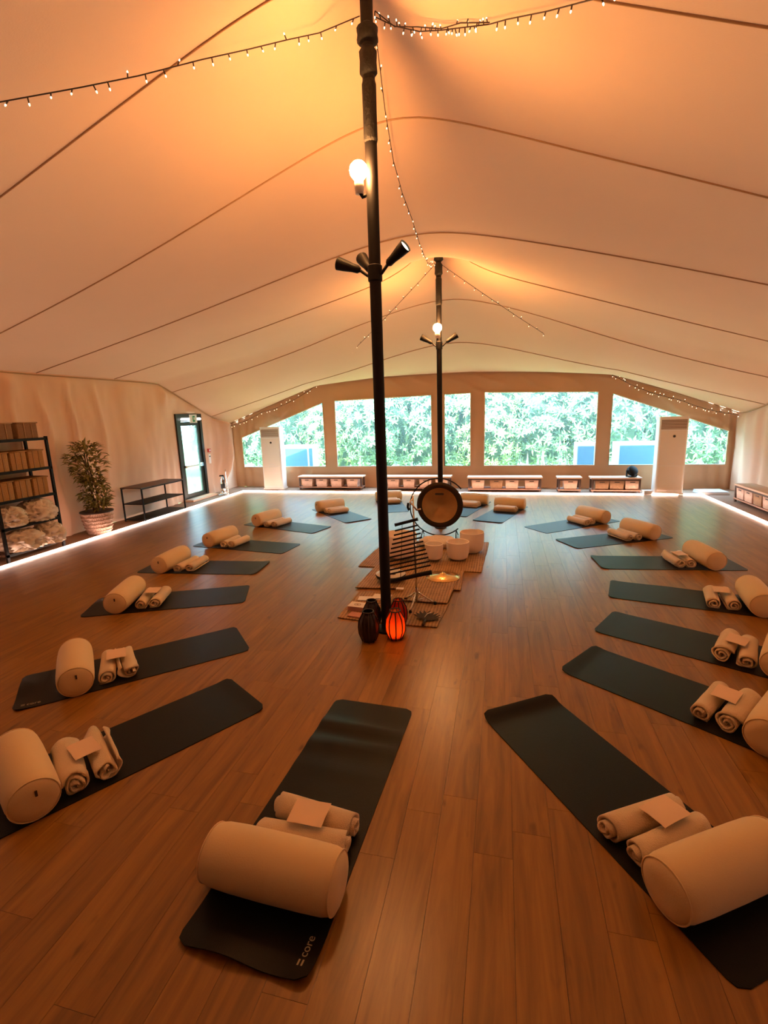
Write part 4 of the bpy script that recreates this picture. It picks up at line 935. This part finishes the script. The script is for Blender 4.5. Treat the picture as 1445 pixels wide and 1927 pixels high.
# crystal bowls
def bowl(x, y, r, h, z, lab):
    t = thing('crystal_bowl', lab, 'singing bowl', (x, y, z), 0, 'frosted crystal singing bowls')
    mb = MB().lathe([(.02, 0), (r * .55, .004), (r * .85, h * .14), (r * .97, h * .38), (r, h * .7), (r * 1.0, h), (r - .010, h), (r - .012, h * .7), (r * .82, h * .2), (r * .4, .03), (.01, .025)], 32)
    mb.build('shell', 'crystal', t, 'auto')
    MB().tube([((r - .005) * math.cos(a), (r - .005) * math.sin(a), h) for a in lin(0, 2 * PI, 32)[:-1]], .0065, 6, closed=True).build('lip', 'crystal', t, True)
    MB().tube([(r * .45 * math.cos(a), r * .45 * math.sin(a), .006) for a in lin(0, 2 * PI, 20)[:-1]], .006, 6, closed=True).build('rubber_ring', 'black', t, True)
bowl(.16, 2.36, .135, .24, .024, 'small frosted crystal bowl between the chimes and the larger right bowls')
bowl(.50, 2.46, .165, .27, .012, 'front crystal bowl of the two on the right end of the mats')
bowl(.68, 2.86, .185, .32, .012, 'back crystal bowl of the two on the right end of the mats')
bowl(-.36, 2.42, .25, .36, .024, 'largest frosted crystal bowl behind the near pole and chimes')
# sheepskin behind
def blob(name, lab, cat, x, y, z, d, m_, seed, amp=.15, part='fleece'):
    t = thing(name, lab, cat, (x, y, z))
    def f(u, v):
        dv = Vector((math.sin(v) * math.cos(u), math.sin(v) * math.sin(u), math.cos(v))); b = 1 + amp * nz(dv.x * 3 + seed, dv.y * 3, dv.z * 3) + amp * .5 * nz(dv.x * 9 + seed, dv.y * 9, dv.z * 9)
        return (dv.x * b * d[0] / 2, dv.y * b * d[1] / 2, max(0, dv.z * b + .55) * d[2] * .62)
    MB().grid(f, lin(0, 2 * PI, 40), lin(.02, PI - .02, 20)).build(part, m_, t, True); return t
blob('sheepskin', 'white fluffy sheepskin bundled below the gong', 'sheepskin', .12, 3.16, .012, (.62, .46, .17), 'sheepskin', 5)
t = thing('wooden_mallet', 'brown wooden mallet stick lying right of the gong foot', 'mallet', (.56, 3.30, .30), math.radians(15))
t.location = (.58, 3.30, .012)
MB().tube([(-.16, 0, .022), (.12, 0, .022)], [.011, .013], 8).build('handle', 'woodred', t, True); MB().lathe([(.012, .10), (.03, .12), (.034, .16), (.028, .20), (.01, .21)], 12, (0, 0, .035), 'X').build('head', 'woodred', t, True)
for k, (x, y, lab) in enumerate(((-.62, 2.92, 'left turned brown wooden bowl behind the largest crystal bowl'), (-.38, 3.02, 'right turned brown wooden bowl behind the largest crystal bowl'))):
    t = thing('wooden_bowl', lab, 'bowl', (x, y, .012), 0, 'turned wooden bowls'); MB().lathe([(.05, 0), (.09, .03), (.12, .09), (.125, .13), (.115, .13), (.10, .07), (.05, .025), (.01, .02)], 22).build('shell', 'woodred', t, 'auto')
    MB().tube([(0, 0, .03), (.12 - .2 * k, -.05, .20)], [.012, .009], 7).build('striker', 'chrome' if k else 'woodred', t, True)
t = thing('hand_drum', 'round black tongue drum with pale top behind the near pole', 'drum', (-.28, 1.42, .022))
MB().lathe([(.05, 0), (.13, .01), (.19, .045), (.20, .07), (.195, .085)], 32).build('shell', 'black', t, 'auto')
tp = MB().lathe([(.195, .086), (.15, .112), (.08, .126), (.001, .13)], 32, cap=False).build('top', 'drumtop', t, True)
for k in range(6):
    a = k * PI / 3; MB().lathe([(.001, .008), (.030, .006), (.034, 0)], 12, (.115 * math.cos(a), .115 * math.sin(a), .114), cap=False).build('tone_field', 'gongrim', tp, True)
t = thing('cymbal', 'shiny gold cymbal lying on the rush mat', 'cymbal', (.38, 1.60, .034))
MB().lathe([(.225, .0), (.226, .002), (.15, .018), (.05, .03), (.04, .045), (.02, .055), (.006, .056)], 40, cap=False).build('bow', 'brass', t, True)
MB().lathe([(.012, .05), (.014, .062), (.005, .066)], 10).build('wing_nut', 'chrome', t, True)
def flatbox(name, lab, cat, x, y, z, d, rz, m_, m2=None, mark=False, grp=None):
    t = thing(name, lab, cat, (x, y, z), rz, grp)
    MB().box((0, 0, d[2] / 2), d).build('body', m2 or m_, t); MB().box((0, 0, d[2] + .001), (d[0] + .002, d[1] + .002, .003)).build('cover', m_, t)
    if mark:
        for dx in (-.016, .016): MB().tube([(dx + .022 * math.cos(a), .022 * math.sin(a), d[2] + .003) for a in lin(0, 2 * PI, 16)[:-1]], .0022, 5, closed=True).build('ring_mark', 'woodred', t)
    return t
flatbox('card_box', 'white box with brown ring mark at the front left of the mats', 'box', -.44, .44, .012, (.19, .14, .05), -.1, 'paper', 'pinkpaper', True)
flatbox('booklet', 'pink booklet lying in front of the white box', 'book', -.40, .26, .012, (.17, .11, .012), -.15, 'pinkpaper')
flatbox('note_card', 'pale card left of the wire ring behind the white box', 'card', -.44, .74, .012, (.16, .12, .006), .1, 'paper')
flatbox('paper_pad', 'white paper pad directly left of the near pole', 'book', -.25, .80, .012, (.22, .16, .012), -.05, 'paper')
flatbox('small_tin', 'small silver and white tin right of the near pole', 'tin', -.07, 1.00, .032, (.09, .06, .035), .05, 'paper', 'chrome')
flatbox('paper_leaflet', 'white leaflet behind the red lantern', 'card', -.09, .55, .012, (.15, .13, .006), .1, 'paper')
t = thing('wire_ring', 'thin dark wire ring lying beside the near pole', 'ring', (-.27, .66, .028)); MB().tube([(.075 * math.cos(a), .075 * math.sin(a), 0) for a in lin(0, 2 * PI, 28)[:-1]], .003, 6, closed=True).build('hoop', 'wire', t, True); MB().lathe([(.006, -.004), (.008, 0), (.006, .004)], 8, (.075, 0, 0)).build('clasp', 'chrome', t)
t = thing('feather_fan', 'dark feather fan lying on the front right rush mat', 'fan', (.36, .22, .012), math.radians(-4))
MB().tube([(0, -.10, .014), (.0, .02, .016)], [.016, .013], 8).build('handle', 'feather', t, True)
for k in range(9):
    a = math.radians(90 + (k - 4) * 15); d = Vector((math.cos(a), math.sin(a), .05)); mb = MB(); L_ = .22 - .006 * abs(k - 4) ** 1.5
    for z0, sgn in ((.018 + k * .001, 1),):
        nrm = Vector((0, 0, 1)); s_ = d.cross(nrm).normalized(); p0 = Vector((0, .01, z0)); pts = []
        for q in lin(0, 1, 7): pts += [p0 + d * L_ * q + s_ * .024 * math.sin(PI * min(1, .12 + q * .86)), p0 + d * L_ * q + Vector((0, 0, .005)), p0 + d * L_ * q - s_ * .024 * math.sin(PI * min(1, .12 + q * .86))]
        mb.add(pts, [(i * 3 + j, i * 3 + j + 1, i * 3 + j + 4, i * 3 + j + 3) for i in range(7) for j in range(2)])
    mb.build('feather', 'feather', t, True)
MB().tube([(-.01, .02, .045), (0, .1, .05), (.03, .16, .045)], .004, 6).build('cord', 'welt', t, True)
# lanterns
def lantern(x, y, r, h, lab, glass, lit=False):
    t = thing('lantern', lab, 'lantern', (x, y, .004), 0, 'ribbed lanterns around the near pole foot')
    prof = [(.62, 0), (.70, .06), (.95, .28), (1.0, .50), (.92, .72), (.62, .90), (.52, .95), (.55, 1.0)]
    MB().lathe([(r * a, h * b) for a, b in prof], 28, cap=False).build('glass_body', glass, t, True)
    MB().lathe([(.001, .003), (r * .62, 0), (r * .66, .02)], 20, cap=False).build('base', 'black', t, True)
    for k in range(9):
        a = k * 2 * PI / 9 + .1; MB().tube([((r * p + .003) * math.cos(a), (r * p + .003) * math.sin(a), h * q) for p, q in prof], .006, 6).build('rib', 'rattan', t, True)
    MB().tube([(r * .55 * math.cos(a), r * .55 * math.sin(a), h) for a in lin(0, 2 * PI, 24)[:-1]], .006, 6, closed=True).build('rim', 'rattan', t, True)
    MB().lathe([(.03, .006), (.03, .07), (.004, .072)], 14).build('candle', 'wax', t, 'auto')
    if lit: MB().lathe([(.003, .08), (.014, .10), (.016, .115), (.008, .14), (.001, .16)], 10).build('flame', 'candle', t, True)
lantern(-.115, -.26, .098, .30, 'dark unlit ribbed lantern at the front left of the near pole', 'darkglass')
lantern(.13, -.17, .096, .29, 'glowing red ribbed lantern right of the near pole', 'redglass', True)
lantern(-.16, .03, .09, .29, 'dark ribbed lantern half hidden at the left behind the front one', 'darkglass')
lantern(.10, .12, .088, .28, 'dim red lantern behind the glowing one', 'redglass')
